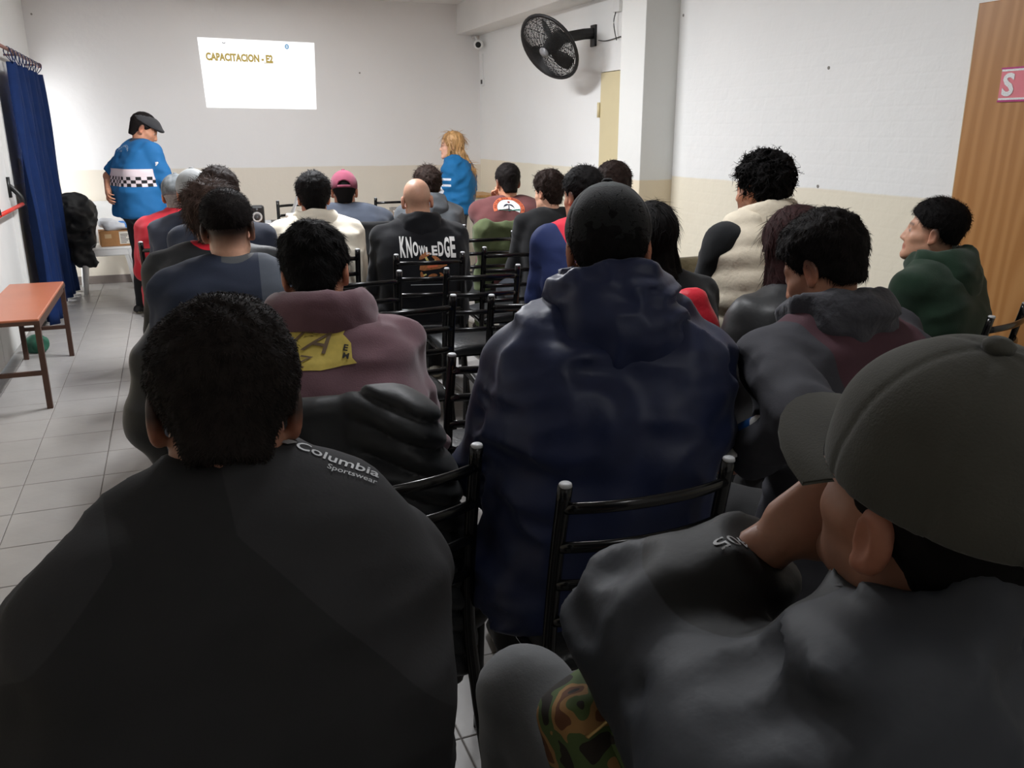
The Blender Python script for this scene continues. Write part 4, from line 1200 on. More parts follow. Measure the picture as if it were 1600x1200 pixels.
P11 = P; jacket(P, 'sweater', c_blackw, fold=.006); trousers(P, c_jeans); shoes(P)
P = person('p12', 'young man with wavy dark hair in a black long-sleeved shirt', 857, 302, 5.35, yaw=4, lean=.10, head=(18, 4, 0), hs=.94, ws=.98, skin=LIGHTSKIN,
           hair=dict(top=.028, side=.018, amp=.008, freq=40, mat=M_brown_hair), strand_n=900, strand_len=.025, strand_w=.0014)
P12 = P; jacket(P, 'shirt', c_blackw, off=.010, fold=.006, sleeve_r=(.06, .05, .042)); trousers(P, c_jeans); shoes(P)
c_brick = cloth('brick_tee', (96, 52, 52), .95); c_gtrk = cloth('grey_track', (150, 150, 154), .8)
P = person('p13', 'man in a brick-red T-shirt with a round palm-tree print on the back', 793, 287, 6.15, yaw=-8, lean=.12, head=(8, 10, 0), hs=1.0, ws=1.14, skin=MIDSKIN, body_vox=.014,
           hair=dict(top=.016, side=.008, amp=.003, freq=60, mat=M_dark_hair), wristL=(-.06, .20, 1.05), poleL=(-.4, .2, -1), palmL=(0, -1, .2), handL='fist', strand_n=700, strand_len=.012, strand_w=.0012, face=dict(fade=.9))
P13 = P; J13 = jacket(P, 'shirt', c_brick, off=.014, fold=.007, sleeve=.38, sleeve_r=(.072, .064, .05)); trousers(P, c_gtrk); shoes(P)
c_bh = cloth('black_hoodie', (5, 6, 10), .95, .3, 260)
P = person('p14', 'bald man in a black hoodie printed with lettering and mushrooms', 652, 316, 4.95, yaw=-6, lean=.12, head=(-8, 4, 2), hs=1.02, ws=1.1, skin=LIGHTSKIN, hair=None, face=dict(fade=.25, fade_w=.05))
P14 = P; J14 = jacket(P, 'hoodie', c_bh, off=.018, fold=.006, sleeve_r=(.072, .062, .05)); hood(P, J14, c_bh, c=(0, -.08, -.02), r=(.13, .065, .10), ring=(.088, .03), fold=.006, lip=.035, vox=.011); trousers(P, c_blackpants)
shoes(P, mat('khaki_shoe', (96, 92, 82), .8, .15))
c_gh = cloth('grey_hoodie', (72, 76, 80), .95, .3, 260)
P = person('p15', 'man with tousled brown hair in a grey hoodie beyond the bald man', 668, 293, 6.3, yaw=-4, lean=.10, head=(5, 4, 0), hs=1.02, hair=dict(top=.028, side=.018, amp=.008, freq=40, mat=M_brown_hair), strand_n=900, strand_len=.03, strand_w=.0014)
P15 = P; J15 = jacket(P, 'hoodie', c_gh, off=.018, fold=.007); hood(P, J15, c_gh, fold=.006, vox=.012); trousers(P, c_jeans); shoes(P)
c_steel = cloth('slate_tee', (42, 48, 60), .95); c_rose = cloth('rose_cap', (116, 46, 66), .9, .4, 200)
P = person('p16', 'heavy man in a rose-coloured baseball cap and slate T-shirt', 538, 301, 5.85, yaw=-6, lean=.12, head=(-4, 6, 0), hs=1.0, ws=1.28, skin=MIDSKIN, hair=dict(top=.006, side=.006, amp=.002, freq=60), body_vox=.016)
P16 = P; jacket(P, 'shirt', c_steel, off=.02, fold=.006, sleeve=.42, sleeve_r=(.08, .07, .06)); trousers(P, c_jeans); shoes(P); ball_cap(P, c_rose, opening=True, vox=.006, band=(.018, -.1))
c_ivory = cloth('ivory_fleece', (226, 219, 202), .95, .35, 200, .04)
P = person('p17', 'man with black hair in an ivory hooded fleece', 490, 311, 5.05, yaw=-2, lean=.12, head=(0, 4, 0), hs=1.04, ws=1.08, skin=MIDSKIN, hair=dict(top=.026, side=.016, amp=.004, freq=50, back=.006), strand_n=900, strand_len=.02, strand_w=.0014)
P17 = P; J17 = jacket(P, 'hoodie', c_ivory, off=.02, fold=.008, ff=7, sleeve_r=(.074, .064, .05)); hood(P, J17, c_ivory, c=(0, -.075, -.02), r=(.125, .06, .10), ring=(.09, .03), fold=.006, lip=.035, vox=.010); trousers(P, c_jeans); shoes(P)
c_navy3 = cloth('navy_cotton', (32, 38, 54), .85); c_quiltgrey = cloth('grey_quilted_collar', (76, 78, 80), .5, .9, 50, spec=.4); c_slate = cloth('slate_shoulder', (70, 76, 86), .8)
P = person('p18', 'man with a faded haircut in a navy jacket with a grey collar', 357, 362, 2.92, yaw=-4, lean=.14, head=(-6, 8, 2), hs=.97, ws=1.06, skin=LIGHTSKIN,
           hair=dict(top=.018, side=.004, amp=.002, freq=70, mat=M_dark_hair, line=([-.12, -.055, -.02, .0, .022, .04, .06, .10], [.0, .01, .03, .035, .035, .04, .06, .075])), vox=.013, hvox=.005, strand_n=4000, strand_len=.012, strand_w=.0007, face=dict(fade=.95, fade_w=.06, fade_dz=-.02))
P18 = P
J18 = jacket(P, 'jacket', None, off=.02, fold=.007, collar=(.045, .072), mats=blocks('navy_slate', (30, 37, 54), [('slate', (70, 76, 86)), ('collar', (70, 72, 74))], .8)); set_mask(J18, 'slate', lambda c: np.minimum(c[:, 0] - .09, c[:, 2] - (P18.N[2] - .10))); set_mask(J18, 'collar', lambda c: np.minimum(.078 - np.hypot(c[:, 0] - P18.N[0], c[:, 1] - P18.N[1]) - np.maximum(P18.N[2] - c[:, 2], 0) * .5, c[:, 0] + .03)); trousers(P, c_jeans); shoes(P)
c_rcol = cloth('red_shirt_collar', (190, 28, 42), .85)
P = person('p19', 'person with wispy brown hair in a black jacket over a red collar', 332, 345, 3.6, yaw=-4, lean=.12, head=(-10, 12, 6), hs=1.05, ws=1.1, skin=MIDSKIN, hair=dict(top=.026, side=.020, amp=.010, freq=35, mat=hairmat('light_brown', (66, 52, 46)), back=.012), hvox=.006, strand_n=3000, strand_len=.045, strand_w=.0010, strand_lift=.4)
P19 = P; J19 = jacket(P, 'jacket', None, off=.024, fold=.009, collar=(.05, .078), mats=blocks('black_red_collar', (20, 21, 23), [('collar', (196, 26, 42))], .6), sleeve_r=(.078, .068, .052)); set_mask(J19, 'collar', lambda c: np.minimum(.094 - np.hypot(c[:, 0] - P19.N[0], c[:, 1] - P19.N[1]), c[:, 2] - P19.N[2] - .012)); trousers(P, c_jeans); shoes(P)
P = person('p20', 'man with smooth dark brown hair behind the wispy-haired person', 343, 310, 4.3, yaw=-4, lean=.11, head=(-6, 4, 0), hs=1.04, hair=dict(top=.024, side=.018, amp=.004, freq=45, mat=M_brown_hair), strand_n=700, strand_len=.02, strand_w=.0013)
P20 = P; jacket(P, 'jacket', c_navy3, fold=.006); trousers(P, c_jeans); shoes(P)
c_palecap = cloth('pale_grey_cap', (140, 142, 142), .85); c_capwhite = cloth('white_cap_panel', (196, 196, 192), .8); c_camocap = mat('cloth_camo_cap', (104, 108, 110), .9, .5, 26, .15, 200, .2)
P = person('p22', 'man in a pale grey cap with a white front panel and navy jacket', 303, 306, 4.9, yaw=-4, lean=.12, head=(6, 4, 0), hs=1.02, skin=MIDSKIN, hair=dict(top=.006, side=.006, amp=.002, freq=60, mat=M_brown_hair))
P22 = P; jacket(P, 'jacket', c_navy3, off=.02, fold=.007, collar=(.05, .074)); trousers(P, c_jeans); shoes(P)
ball_cap(P, c_palecap, vox=.006, band=(.005, -.1), top_m=c_capwhite, topfn=lambda c: (c[:, 1] > .02).astype(int))
c_redj = cloth('red_jacket', (178, 24, 40), .8)
P = person('p21', 'man in a mottled grey cap and red jacket at the end of the left column', 277, 309, 5.5, yaw=-8, lean=.14, lat=.0, head=(-4, 6, 0), hs=1.0, ws=1.05, skin=MIDSKIN, hair=dict(top=.006, side=.008, amp=.002, freq=60, mat=mat('hair_grey', (120, 118, 114), .6, .2, 60)))
P21 = P; jacket(P, 'jacket', c_redj, off=.018, fold=.007, collar=(.07, .074)); trousers(P, c_jeans); shoes(P)
ball_cap(P, c_camocap, vox=.006, band=(.005, -.1))

# ---- the two standing instructors
c_polo = cloth('sky_blue_polo', (10, 88, 138), .8); c_flat = cloth('dark_flat_cap', (46, 46, 48), .9)
P = person('p23', 'standing man in a blue polo shirt with a checkered band and a dark flat cap', 224, 203, 7.1, yaw=-66, lean=.12, neck_len=.125, head=(-24, 26, 0), hs=1.06, ws=1.12, seated=False, pelvis_z=.90, skin=MIDSKIN, body_vox=.012, hvox=.0055,
           hair=dict(top=.004, side=.006, amp=.002, freq=60, mat=M_dark_hair), wristR=(.27, .24, .84), poleR=(1, -.6, 0), wristL=(-.10, -.19, 1.05), poleL=(-1, .1, .1), palmL=(0, 1, 0), handL='relaxed', face=dict(fade=.8))
P23 = P
def polo_mat():
    m = bpy.data.materials.new('polo_cloth'); m.use_nodes = True
    nt = m.node_tree; b = nt.nodes['Principled BSDF']; b.inputs['Roughness'].default_value = .8
    tc = nt.nodes.new('ShaderNodeTexCoord'); sp = nt.nodes.new('ShaderNodeSeparateXYZ'); nt.links.new(tc.outputs['Object'], sp.inputs[0])
    def math_(op, a, b_=None):
        n = nt.nodes.new('ShaderNodeMath'); n.operation = op
        for i, v in enumerate((a, b_)):
            if v is None: continue
            if isinstance(v, (int, float)): n.inputs[i].default_value = v
            else: nt.links.new(v, n.inputs[i])
        return n.outputs[0]
    z = sp.outputs['Z']; ang = math_('ARCTAN2', sp.outputs['X'], sp.outputs['Y'])
    zb0, zb1, zc = P23.E[2] - .445, P23.E[2] - .305, P23.E[2] - .365
    inb = math_('MULTIPLY', math_('GREATER_THAN', z, zb0), math_('LESS_THAN', z, zb1))
    at1 = nt.nodes.new('ShaderNodeAttribute'); at1.attribute_name = 'sleeve'; at2 = nt.nodes.new('ShaderNodeAttribute'); at2.attribute_name = 'collar'
    inb = math_('MULTIPLY', inb, math_('LESS_THAN', at1.outputs['Fac'], 0.0))
    u = math_('FLOOR', math_('MULTIPLY', ang, 6.2)); v = math_('FLOOR', math_('DIVIDE', math_('SUBTRACT', z, zb0), .0265))
    chk = math_('GREATER_THAN', math_('ABSOLUTE', math_('MODULO', math_('ADD', u, v), 2.0)), .5)
    chk = math_('MULTIPLY', chk, math_('LESS_THAN', z, zc))
    m1 = nt.nodes.new('ShaderNodeMix'); m1.data_type = 'RGBA'; m1.inputs['A'].default_value = lin((214, 200, 204)) + (1,); m1.inputs['B'].default_value = lin((18, 18, 22)) + (1,)
    nt.links.new(chk, m1.inputs['Factor'])
    m2 = nt.nodes.new('ShaderNodeMix'); m2.data_type = 'RGBA'; m2.inputs['A'].default_value = lin((12, 92, 146)) + (1,)
    nt.links.new(m1.outputs['Result'], m2.inputs['B']); nt.links.new(inb, m2.inputs['Factor'])
    m3 = nt.nodes.new('ShaderNodeMix'); m3.data_type = 'RGBA'; nt.links.new(m2.outputs['Result'], m3.inputs['A']); m3.inputs['B'].default_value = lin((58, 62, 76)) + (1,); nt.links.new(math_('GREATER_THAN', at2.outputs['Fac'], 0.0), m3.inputs['Factor'])
    nt.links.new(m3.outputs['Result'], b.inputs['Base Color'])
    return m
M_polo = polo_mat(); c_polocol = cloth('grey_polo_collar', (62, 66, 78))
P = P23
J23 = jacket(P, 'shirt', None, off=.016, fold=.006, sleeve=.46, sleeve_r=(.074, .068, .05), hem=-.03, collar=(.035, .07), vox=.012, belly=.03, mats=M_polo)
set_mask(J23, 'sleeve', lambda c: .084 - np.minimum(s_cap(c, P23.S[-1], P23.El[-1], 0.0), s_cap(c, P23.S[1], P23.El[1], 0.0)))
set_mask(J23, 'collar', lambda c: np.minimum(.088 - np.hypot(c[:, 0] - P23.N[0], c[:, 1] - P23.N[1]), c[:, 2] - P23.N[2] - .006))
trousers(P, c_blackpants, vox=.014); shoes(P)
def flat_cap():
    def f(p):
        d = s_ell(p, (0, .004, .062), (.090, .112, .064)); d = smin(d, s_ell(p, (0, .085, .050), (.070, .062, .018)), .03)
        d = smax(d, (.044 - .10 * p[:, 1]) - p[:, 2], .006)
        return smax(d, -s_ell(p, CR_C, CR_R + .003), .003)
    V, Q = iso(f, (-.13, -.15, -.02), (.13, .17, .16), .0055)
    return np_obj('cap', to_local(P23, relax(V, Q, 1, .4)), Q, c_flat, P23.root)
flat_cap()
def arc_text(s, R, h, a0, a1, bold=.01):
    """letters set round an arc; angles in degrees, read left to right"""
    out = []
    n = len(s)
    for i, ch in enumerate(s):
        if ch == ' ': continue
        a = math.radians(a0 + (a1 - a0) * (i / (n - 1) if n > 1 else .5)); v, q = text2d(ch, bold)
        if not len(v): continue
        if ch in '.-\'': v = v * .25
        v = v * h; t = a - math.pi / 2
        v = np.stack([v[:, 0] * math.cos(t) - v[:, 1] * math.sin(t) + R * math.cos(a), v[:, 0] * math.sin(t) + v[:, 1] * math.cos(t) + R * math.sin(a)], -1)
        out.append((v, q))
    return out
L = [(v, q, M_print_white) for v, q in arc_text('INSTRUCTOR', .12, .016, 140, 40)]
L = [(v - np.array([0, .12]), q, m) for v, q, m in L]
v, q = text2d('C A', .005); L.append((v * .016 + np.array([-.02, -.045]), q, M_print_white))
decal('back_lettering', L, J23, 196, 228, angle=-.1, normal=(.25, -1, .15), reach=.05)
v, q = text2d('JP', .04); decal('sleeve_lettering', [(v * .030, q, M_print_white)], J23, 245, 256, angle=.12, reach=.05, normal=(.9, -.45, .1))

c_sky = cloth('sky_blue_jacket', (14, 92, 146), .75, .3, 40); c_lgrey = cloth('reflective_grey', (196, 204, 214), .5); c_strap = cloth('dark_bag_strap', (28, 26, 28))
P = person('p24', 'standing woman with long blond hair and glasses in a blue jacket, arms folded', 706, 229, 8.05, yaw=62, lean=.05, head=(4, -2, 0), hs=.98, ws=.98, seated=False, pelvis_z=.86, skin=(214, 168, 146), hvox=.005,
           hair=long_hair(.44, .062, 7, M_blond, .06, .03, .014, .105, .013), wristL=(.10, .24, 1.00), poleL=(-1, -.2, -.6), wristR=(-.10, .22, .98), poleR=(1, -.2, -.6), palmL=(0, -1, 0), palmR=(0, -1, 0), strand_n=1500, strand_len=.09, strand_w=.0025, strand_lift=.1, strand_flow=DOWN,
           up_len=.27, fo_len=.24, shw=.165)
P24 = P
def mf24(c):
    z = c[:, 2]; e = P24.E[2]
    return np.where(((np.abs(z - (e - .29)) < .010) | (np.abs(z - (e - .345)) < .010)) & (c[:, 1] > P24.N[1] - .02) & (np.abs(c[:, 0]) < .17), 1, np.where((np.linalg.norm(c - (P24.El[-1] + np.array([0, -.02, .02])), axis=1) < .075), 1, 0))
J24 = jacket(P, 'jacket', None, off=.026, fold=.012, ff=9, hem=-.05, collar=(.03, .07), vox=.011, mats=blocks('blue_reflective', (14, 92, 146), [('stripe', (196, 204, 214)), ('patch', (214, 218, 224))], .75), sleeve_r=(.072, .066, .05))
set_mask(J24, 'stripe', lambda c: np.minimum(.010 - np.minimum(np.abs(c[:, 2] - (P24.E[2] - .29)), np.abs(c[:, 2] - (P24.E[2] - .345))), c[:, 1] - P24.N[1] - .0))
set_mask(J24, 'patch', lambda c: .05 - np.linalg.norm((c - (P24.El[-1] + np.array([-.05, -.01, .03]))) * np.array([1, 1, 1.1]), axis=1))
trousers(P, cloth('charcoal_jeans', (52, 52, 56))); shoes(P)
mb = MB()
for s in (-1, 1):
    pts = [(s * .032 + .019 * math.cos(a), .100 - .004 * abs(math.cos(a)), .004 + .015 * math.sin(a)) for a in np.linspace(0, 2 * math.pi, 15)]
    mb.tube(pts, .0014, up=(0, 1, 0), seg=6)
    mb.tube([(s * .051, .098, .008), (s * .078, .06, .008), (s * .082, -.01, .006)], .0014, seg=6)
mb.tube([(-.013, .101, .006), (.013, .101, .006)], .0014, seg=6)
np_obj('glasses', to_local(P, np.array(mb.V, np.float32)), mb.Q, mat('glasses_frame', (120, 60, 50), .3), P.root)
mb = MB(); mb.tube(smooth_path([tuple(P.S[1] + np.array([-.06, -.02, .075])), tuple(P.S[1] + np.array([-.07, .10, .0])), tuple(P.S[1] + np.array([-.05, .14, -.15])), tuple(P.S[1] + np.array([.02, .13, -.35]))], 5), .022, .006, up=(0, 1, .3)); mb.build('bag_strap', c_strap, P.root, smooth=True)

# ---- prints on the seated people's clothes
M_or = mat('orange_print', (196, 96, 60), .7, .1); M_dkbr = mat('dark_red_print', (112, 44, 34), .7); M_teal = mat('teal_print', (24, 110, 96), .7); M_navyp = mat('navy_print', (28, 34, 52), .7)
s = .0046 / .0046
R0 = .112
L = [(np.array(disc2d(30, .78, 1.0, -.35, math.pi + .35)[0]) * R0, disc2d(30, .78, 1.0)[1], M_or), (np.array(disc2d(30, 0, .74, -.35, math.pi + .35)[0]) * R0, disc2d(30)[1], M_print_white)]
L += [(v, q, M_dkbr) for v, q in arc_text('ANTEN ZEN MOUNTAIN', R0 * .89, R0 * .14, 184, -4, .02)]
for a, b_ in ((150, .42), (118, .30), (62, .30), (30, .42), (178, .40), (2, .40)):
    a = math.radians(a); c0 = np.array([.0, .30]); pts = []
    for t in np.linspace(0, 1, 6): pts.append(c0 + np.array([math.cos(a) * b_ * t, math.sin(a) * b_ * t * .7 - .34 * t * t]) + np.array([0, .045 * math.sin(math.pi * t)]))
    for t in np.linspace(1, 0, 6)[1:-1]: pts.append(c0 + np.array([math.cos(a) * b_ * t, math.sin(a) * b_ * t * .7 - .34 * t * t]) - np.array([0, .045 * math.sin(math.pi * t)]))
    v, q = poly2d(pts); L.append((v * R0, q, M_navyp))
v, q = poly2d([(-.03, .32), (.03, .32), (.05, -.22), (-.03, -.22)]); L.append((v * R0, q, M_navyp))
v, q = disc2d(16, 0, .085); L.append((np.array(v) * R0 + np.array([0, .53 * R0]), q, M_dkbr))
v, q = poly2d([(-.70, -.24), (.70, -.10), (.70, .0), (0, -.16), (-.70, -.2)]); L.append((v * R0, q, M_teal))
decal('palm_print', L, J13, 795, 326, angle=.02)

M_mush = mat('mushroom_print', (150, 92, 50), .7, .35, 90); M_stem = mat('stem_print', (196, 182, 110), .7, .25, 90)
L = []
for i, ch in enumerate('KNOWLEDGE'):
    t = i / 8 - .5; v, q = text2d(ch, .035)
    w = v[:, 0].max() - v[:, 0].min(); v = v.copy(); v[:, 0] *= .031 / w * (1.0 if ch != 'W' else 1.15)
    hgt = .118 - .075 * math.cos(math.pi * t) ** 2 * (1 if i not in (0, 1, 7, 8) else .2); v[:, 1] *= hgt
    L.append((v + np.array([t * .285, .015 - .018 * math.cos(2 * math.pi * t) - abs(t) * .03]), q, M_print_white))
def mush(cx, cy, s, tilt):
    cp = [(math.cos(a) * 1.0, math.sin(a) * .55) for a in np.linspace(.0, math.pi, 9)] + [(-.6, -.12), (.6, -.12)]
    st = [(-.16, -.1), (.16, -.1), (.2, -.8), (-.14, -.8)]
    R = np.array([[math.cos(tilt), -math.sin(tilt)], [math.sin(tilt), math.cos(tilt)]])
    for pts, mm in ((st, M_stem), (cp, M_mush)):
        v, q = poly2d([tuple(R @ np.array(p) * s + np.array([cx, cy])) for p in pts]); L.append((v, q, mm))
mush(-.02, -.035, .038, .5); mush(.04, -.05, .028, -.6); mush(.065, -.07, .022, -1.2)
decal('chest_lettering', L, J14, 669, 391, reach=.13, normal=(.0, -1, .12))
L = []
v, q = poly2d([(-.075, -.012), (-.07, .014), (-.03, .02), (.04, .026), (.08, .03), (.085, .012), (.04, -.006), (-.05, -.018)]); L.append((v, q, M_mush))
v, q = poly2d([(-.03, -.004), (.03, .004), (.03, .016), (-.03, .01)]); L.append((v, q, M_or))
mush(-.055, -.045, .026, 1.9); mush(.0, -.05, .028, .2); mush(.05, -.045, .02, -.9)
decal('back_print', L, J14, 676, 418)
L = []
for k in range(6):
    v, q = quad2d(-.11 + k * .035, -.004, -.075 + k * .035, .0, 1); L.append((v, q, M_print_grey))
decal('grid_print', L, J14, 672, 444)

L = []
v, q = poly2d([(-.13, .075), (-.06, .098), (.01, .085), (.075, .055), (.078, .075), (.098, .076), (.094, .052), (.118, .030), (.128, -.01), (.142, -.022), (.108, -.035), (.06, -.06), (-.12, -.1)], 12, (.0, .02)); L.append((v, q, M_gold))
v, q = text2d('T', .03); L.append((v * .045 * np.array([.9, 1]) + np.array([-.07, .062]) * np.array([.9, 1]), q, M_printblack)) if False else None
for ch, x, y, h, mm, bold in (('E', -.035, .076, .020, M_printblack, .03), ('T', -.008, .068, .020, M_printblack, .03), ("'", .022, .056, .008, M_printblack, .03), ('T', -.012, .018, .058, M_goldbr, .0), ('A', .048, .020, .066, M_goldbr, .0), ('I', -.052, .0, .055, M_goldbr, .0), ('N', -.03, -.052, .040, M_goldbr, .0), ('Z', .012, -.045, .036, M_goldbr, .0), ('E', .108, .014, .018, M_printblack, .03), ('M', .112, -.008, .016, M_printblack, .03)):
    v, q = text2d(ch, bold); v = v.copy() * h
    if h > .03: v[:, 0] = v[:, 0] * .95 + v[:, 1] * .5
    L.append((v + np.array([x, y]), q, mm))
L = [l for l in L if l]
decal('gold_print', L, J4, 470, 540, angle=-.1)
# ------------------------------------------------------------------ chairs
def chair_from_post(px, py, side, yaw, label, z=.885):
    p = at_z(px, py, z); y = math.radians(yaw)
    f = np.array([-math.sin(y), math.cos(y), 0]); r = np.array([math.cos(y), math.sin(y), 0])
    c = p - r * side * .184 + f * .2625
    return chair(c[0], c[1], yaw, label)
chair_from_post(745, 697, 1, 9, 'empty black ladder-back chair just right of the front-left man')
chair_for(P3, 'black ladder-back chair under the man in the navy jacket', yaw=0, dx=-.03, dy=-.03)
chair_from_post(706, 555, -1, 2, 'black chair half hidden by the left elbow of the man in navy')
chair_at_posts((574, 475), (708, 462), 'empty black chair with its whole vinyl seat in view, mid aisle')
chair_from_post(768, 462, -1, -6, 'empty black chair beyond the left shoulder of the man in navy')
chair_from_post(624, 424, 1, 4, 'empty black chair partly behind the head of the man in plum')
chair_from_post(698, 420, -1, -3, 'empty black chair in the aisle behind the mushroom hoodie')
chair_for(P14, 'black chair under the bald man in the printed hoodie')
chair_from_post(757, 387, -1, -4, 'empty black chair in front of the olive draped jacket')
chair_from_post(720, 365, -1, 0, 'empty black chair between the bald man and the olive jacket')
chair_for(P16, 'black chair under the man in the rose cap')
chair_for(P17, 'black chair under the man in the ivory fleece')
chair_for(P13, 'black chair under the man in the palm-tree T-shirt')
chair_for(P12, 'black chair under the young man in the black shirt')
chair_for(P10, 'black chair under the man with the red yoke')
chair_for(P6, 'black chair under the young man in green')
chair_for(P4, 'black chair under the man in plum, a puffer jacket over its back')
chair_for(P1, 'black chair under the man in the black jacket, front left')
chair_for(P2, 'black chair under the man in the olive cap')
chair_for(P5, 'black chair under the bowed man in charcoal and maroon')
chair_for(P7, 'black chair under the man in the cream vest')
chair_for(P8, 'black chair under the woman with auburn hair')
chair_for(P9, 'black chair under the woman with straight black hair')
chair_for(P11, 'black chair under the man hidden behind the black cap')
chair_for(P15, 'black chair under the man in the grey hoodie')
chair_for(P18, 'black chair under the man with the faded haircut')
chair_for(P19, 'black chair under the wispy-haired person')
chair_for(P20, 'black chair under the man with smooth brown hair')
chair_for(P22, 'black chair under the man in the pale cap')
chair_for(P21, 'black chair under the man in the red jacket')
chair_at_posts((622, 303), (571, 305), 'black chair against the back wall behind the table') if False else chair(2.09, 8.93, 0, 'black chair standing alone near the back wall')
chair(1.10, 8.35, 175, 'black chair behind the table beside the laptop')

# ------------------------------------------------------------------ garments hung on chairs
def s_rbox(p, c, half, r):
    q = np.abs(p - np.asarray(c, np.float32)) - (np.asarray(half, np.float32) - r)
    return np.sqrt((np.maximum(q, 0) ** 2).sum(1)) + np.minimum(q.max(1), 0) - r
def hung(name, label, ch, f, lo, hi, h, m, cat='jacket', mats=None, matfn=None):
    V, Q = iso(f, lo, hi, h); V = relax(V, Q, 1, .4)
    o = np_obj(name, V, Q, mats or m, fmat=matfn((V[Q[:, 0]] + V[Q[:, 2]]) / 2) if matfn else None)
    o.location = ch.location; o.rotation_euler = ch.rotation_euler
    return tag(o, label, cat)
def chair_of(txt): return next(c for c in chair_used if txt in c['label'])
c_puffer = cloth('black_puffer', (14, 16, 19), .5, .05, 90, spec=.35)
def f_puffer(p):
    d = s_loft(p, [((-.03, -.275, .93), .15, .035), ((-.01, -.31, .75), .17, .05), ((.02, -.33, .50), .18, .055), ((.04, -.33, .30), .18, .05)], .05)
    d = smin(d, s_cap(p, (.14, -.29, .88), (.25, -.29, .42), .065, .065), .03)
    d = smin(d, s_cap(p, (-.18, -.28, .86), (-.20, -.30, .48), .06, .05), .03)
    arm = np.clip((p[:, 0] + .0) / .05, 0, 1)
    return d - arm * .02 * np.abs(np.sin(math.pi * (p[:, 2] + .45 * p[:, 0]) / .062)) ** .7 - .006 * ridge(p, (9, 9, 12), 3)
hung('puffer_jacket', 'black quilted puffer jacket hung over the chair of the man in plum', chair_of('man in plum, a puffer'), f_puffer, (-.32, -.45, .2), (.45, -.16, 1.0), .007, c_puffer)
c_olj = cloth('olive_green_cotton', (72, 82, 50), .9)
def f_green(p):
    d = s_rbox(p, (-.02, -.285, .78), (.215, .035, .18), .03); d = smin(d, s_rbox(p, (-.205, -.30, .62), (.035, .03, .34), .025), .03); d = smin(d, s_rbox(p, (.19, -.30, .66), (.04, .03, .26), .025), .03)
    d = smin(d, s_cap(p, (-.2, -.28, .95), (.2, -.28, .93), .035), .02)
    return d - .020 * ridge(p, (8, 8, 7), 6) - .008 * ridge(p, (18, 18, 12), 7)
hung('green_jacket', 'olive green jacket draped over the chair of the man with the palm-tree print', chair_of('palm-tree T-shirt'), lambda p: f_green(p - v3(-.07, 0, -.045)), (-.38, -.4, .2), (.3, -.2, 1.03), .011, c_olj)
c_dkg = cloth('dark_grey_green', (46, 50, 50), .6, .4, 40)
def f_dkg(p):
    d = s_loft(p, [((-.04, -.27, .92), .16, .03), ((-.06, -.31, .7), .2, .05), ((-.06, -.33, .42), .22, .05)], .05)
    return d - .010 * ridge(p, (10, 10, 7), 8)
hung('dark_jacket', 'dark grey-green jacket hung on the chair of the man with the red yoke', chair_of('red yoke'), f_dkg, (-.36, -.45, .3), (.3, -.15, 1.0), .012, c_dkg)
def f_blk(p):
    d = s_loft(p, [((0, -.28, .90), .17, .04), ((-.05, -.33, .7), .2, .07), ((-.08, -.35, .45), .2, .09), ((-.06, -.34, .30), .16, .07)], .05)
    d = smin(d, s_ell(p, (-.20, -.28, .52), (.12, .13, .2)), .05)
    return d - .010 * ridge(p, (8, 8, 8), 11)
hung('black_jacket', 'bulky black jacket hung over the chair of the wispy-haired person', chair_of('wispy-haired'), f_blk, (-.38, -.5, .18), (.3, -.1, 1.0), .012, c_blackj)
def f_small(p):
    d = s_loft(p, [((.05, -.27, .90), .12, .03), ((.08, -.30, .72), .14, .045), ((.10, -.31, .55), .13, .05)], .05)
    return d - .008 * ridge(p, (10, 10, 10), 13)
hung('black_bag', 'black cloth bundle hung on the right post of the rose-cap man chair', chair_of('rose cap'), lambda p: f_small(p - v3(.12, 0, .03)), (-.1, -.45, .4), (.45, -.15, 1.02), .012, c_blackw, 'bag')
c_olivebr = cloth('olive_brown_nylon', (86, 76, 52), .5, .35, 40); c_redg = cloth('red_nylon', (204, 26, 44), .5, .2, 60)
q = at_depth(1092, 425, 3.9)
oc = chair(q[0], q[1] + .27, -4, 'black chair between the two women, an olive jacket over its back')
hung('olive_jacket', 'olive brown jacket bunched over a chair left of the cream vest', oc, lambda p: s_loft(p, [((0, -.27, .93), .09, .045), ((0, -.29, .78), .14, .07), ((0, -.30, .5), .15, .07)], .06) - .012 * ridge(p, (9, 9, 9), 15), (-.3, -.45, .36), (.3, -.12, 1.05), .012, c_olivebr)
hung('red_jacket', 'small red jacket hung on the chair of the woman with straight black hair', chair_of('straight black hair'), lambda p: s_loft(p, [((-.03, -.30, 1.0), .012, .038), ((-.03, -.31, .9), .025, .052), ((-.04, -.31, .6), .05, .06)], .06) - .006 * ridge(p, (9, 9, 9), 17), (-.22, -.48, .42), (.2, -.15, 1.1), .012, c_redg)

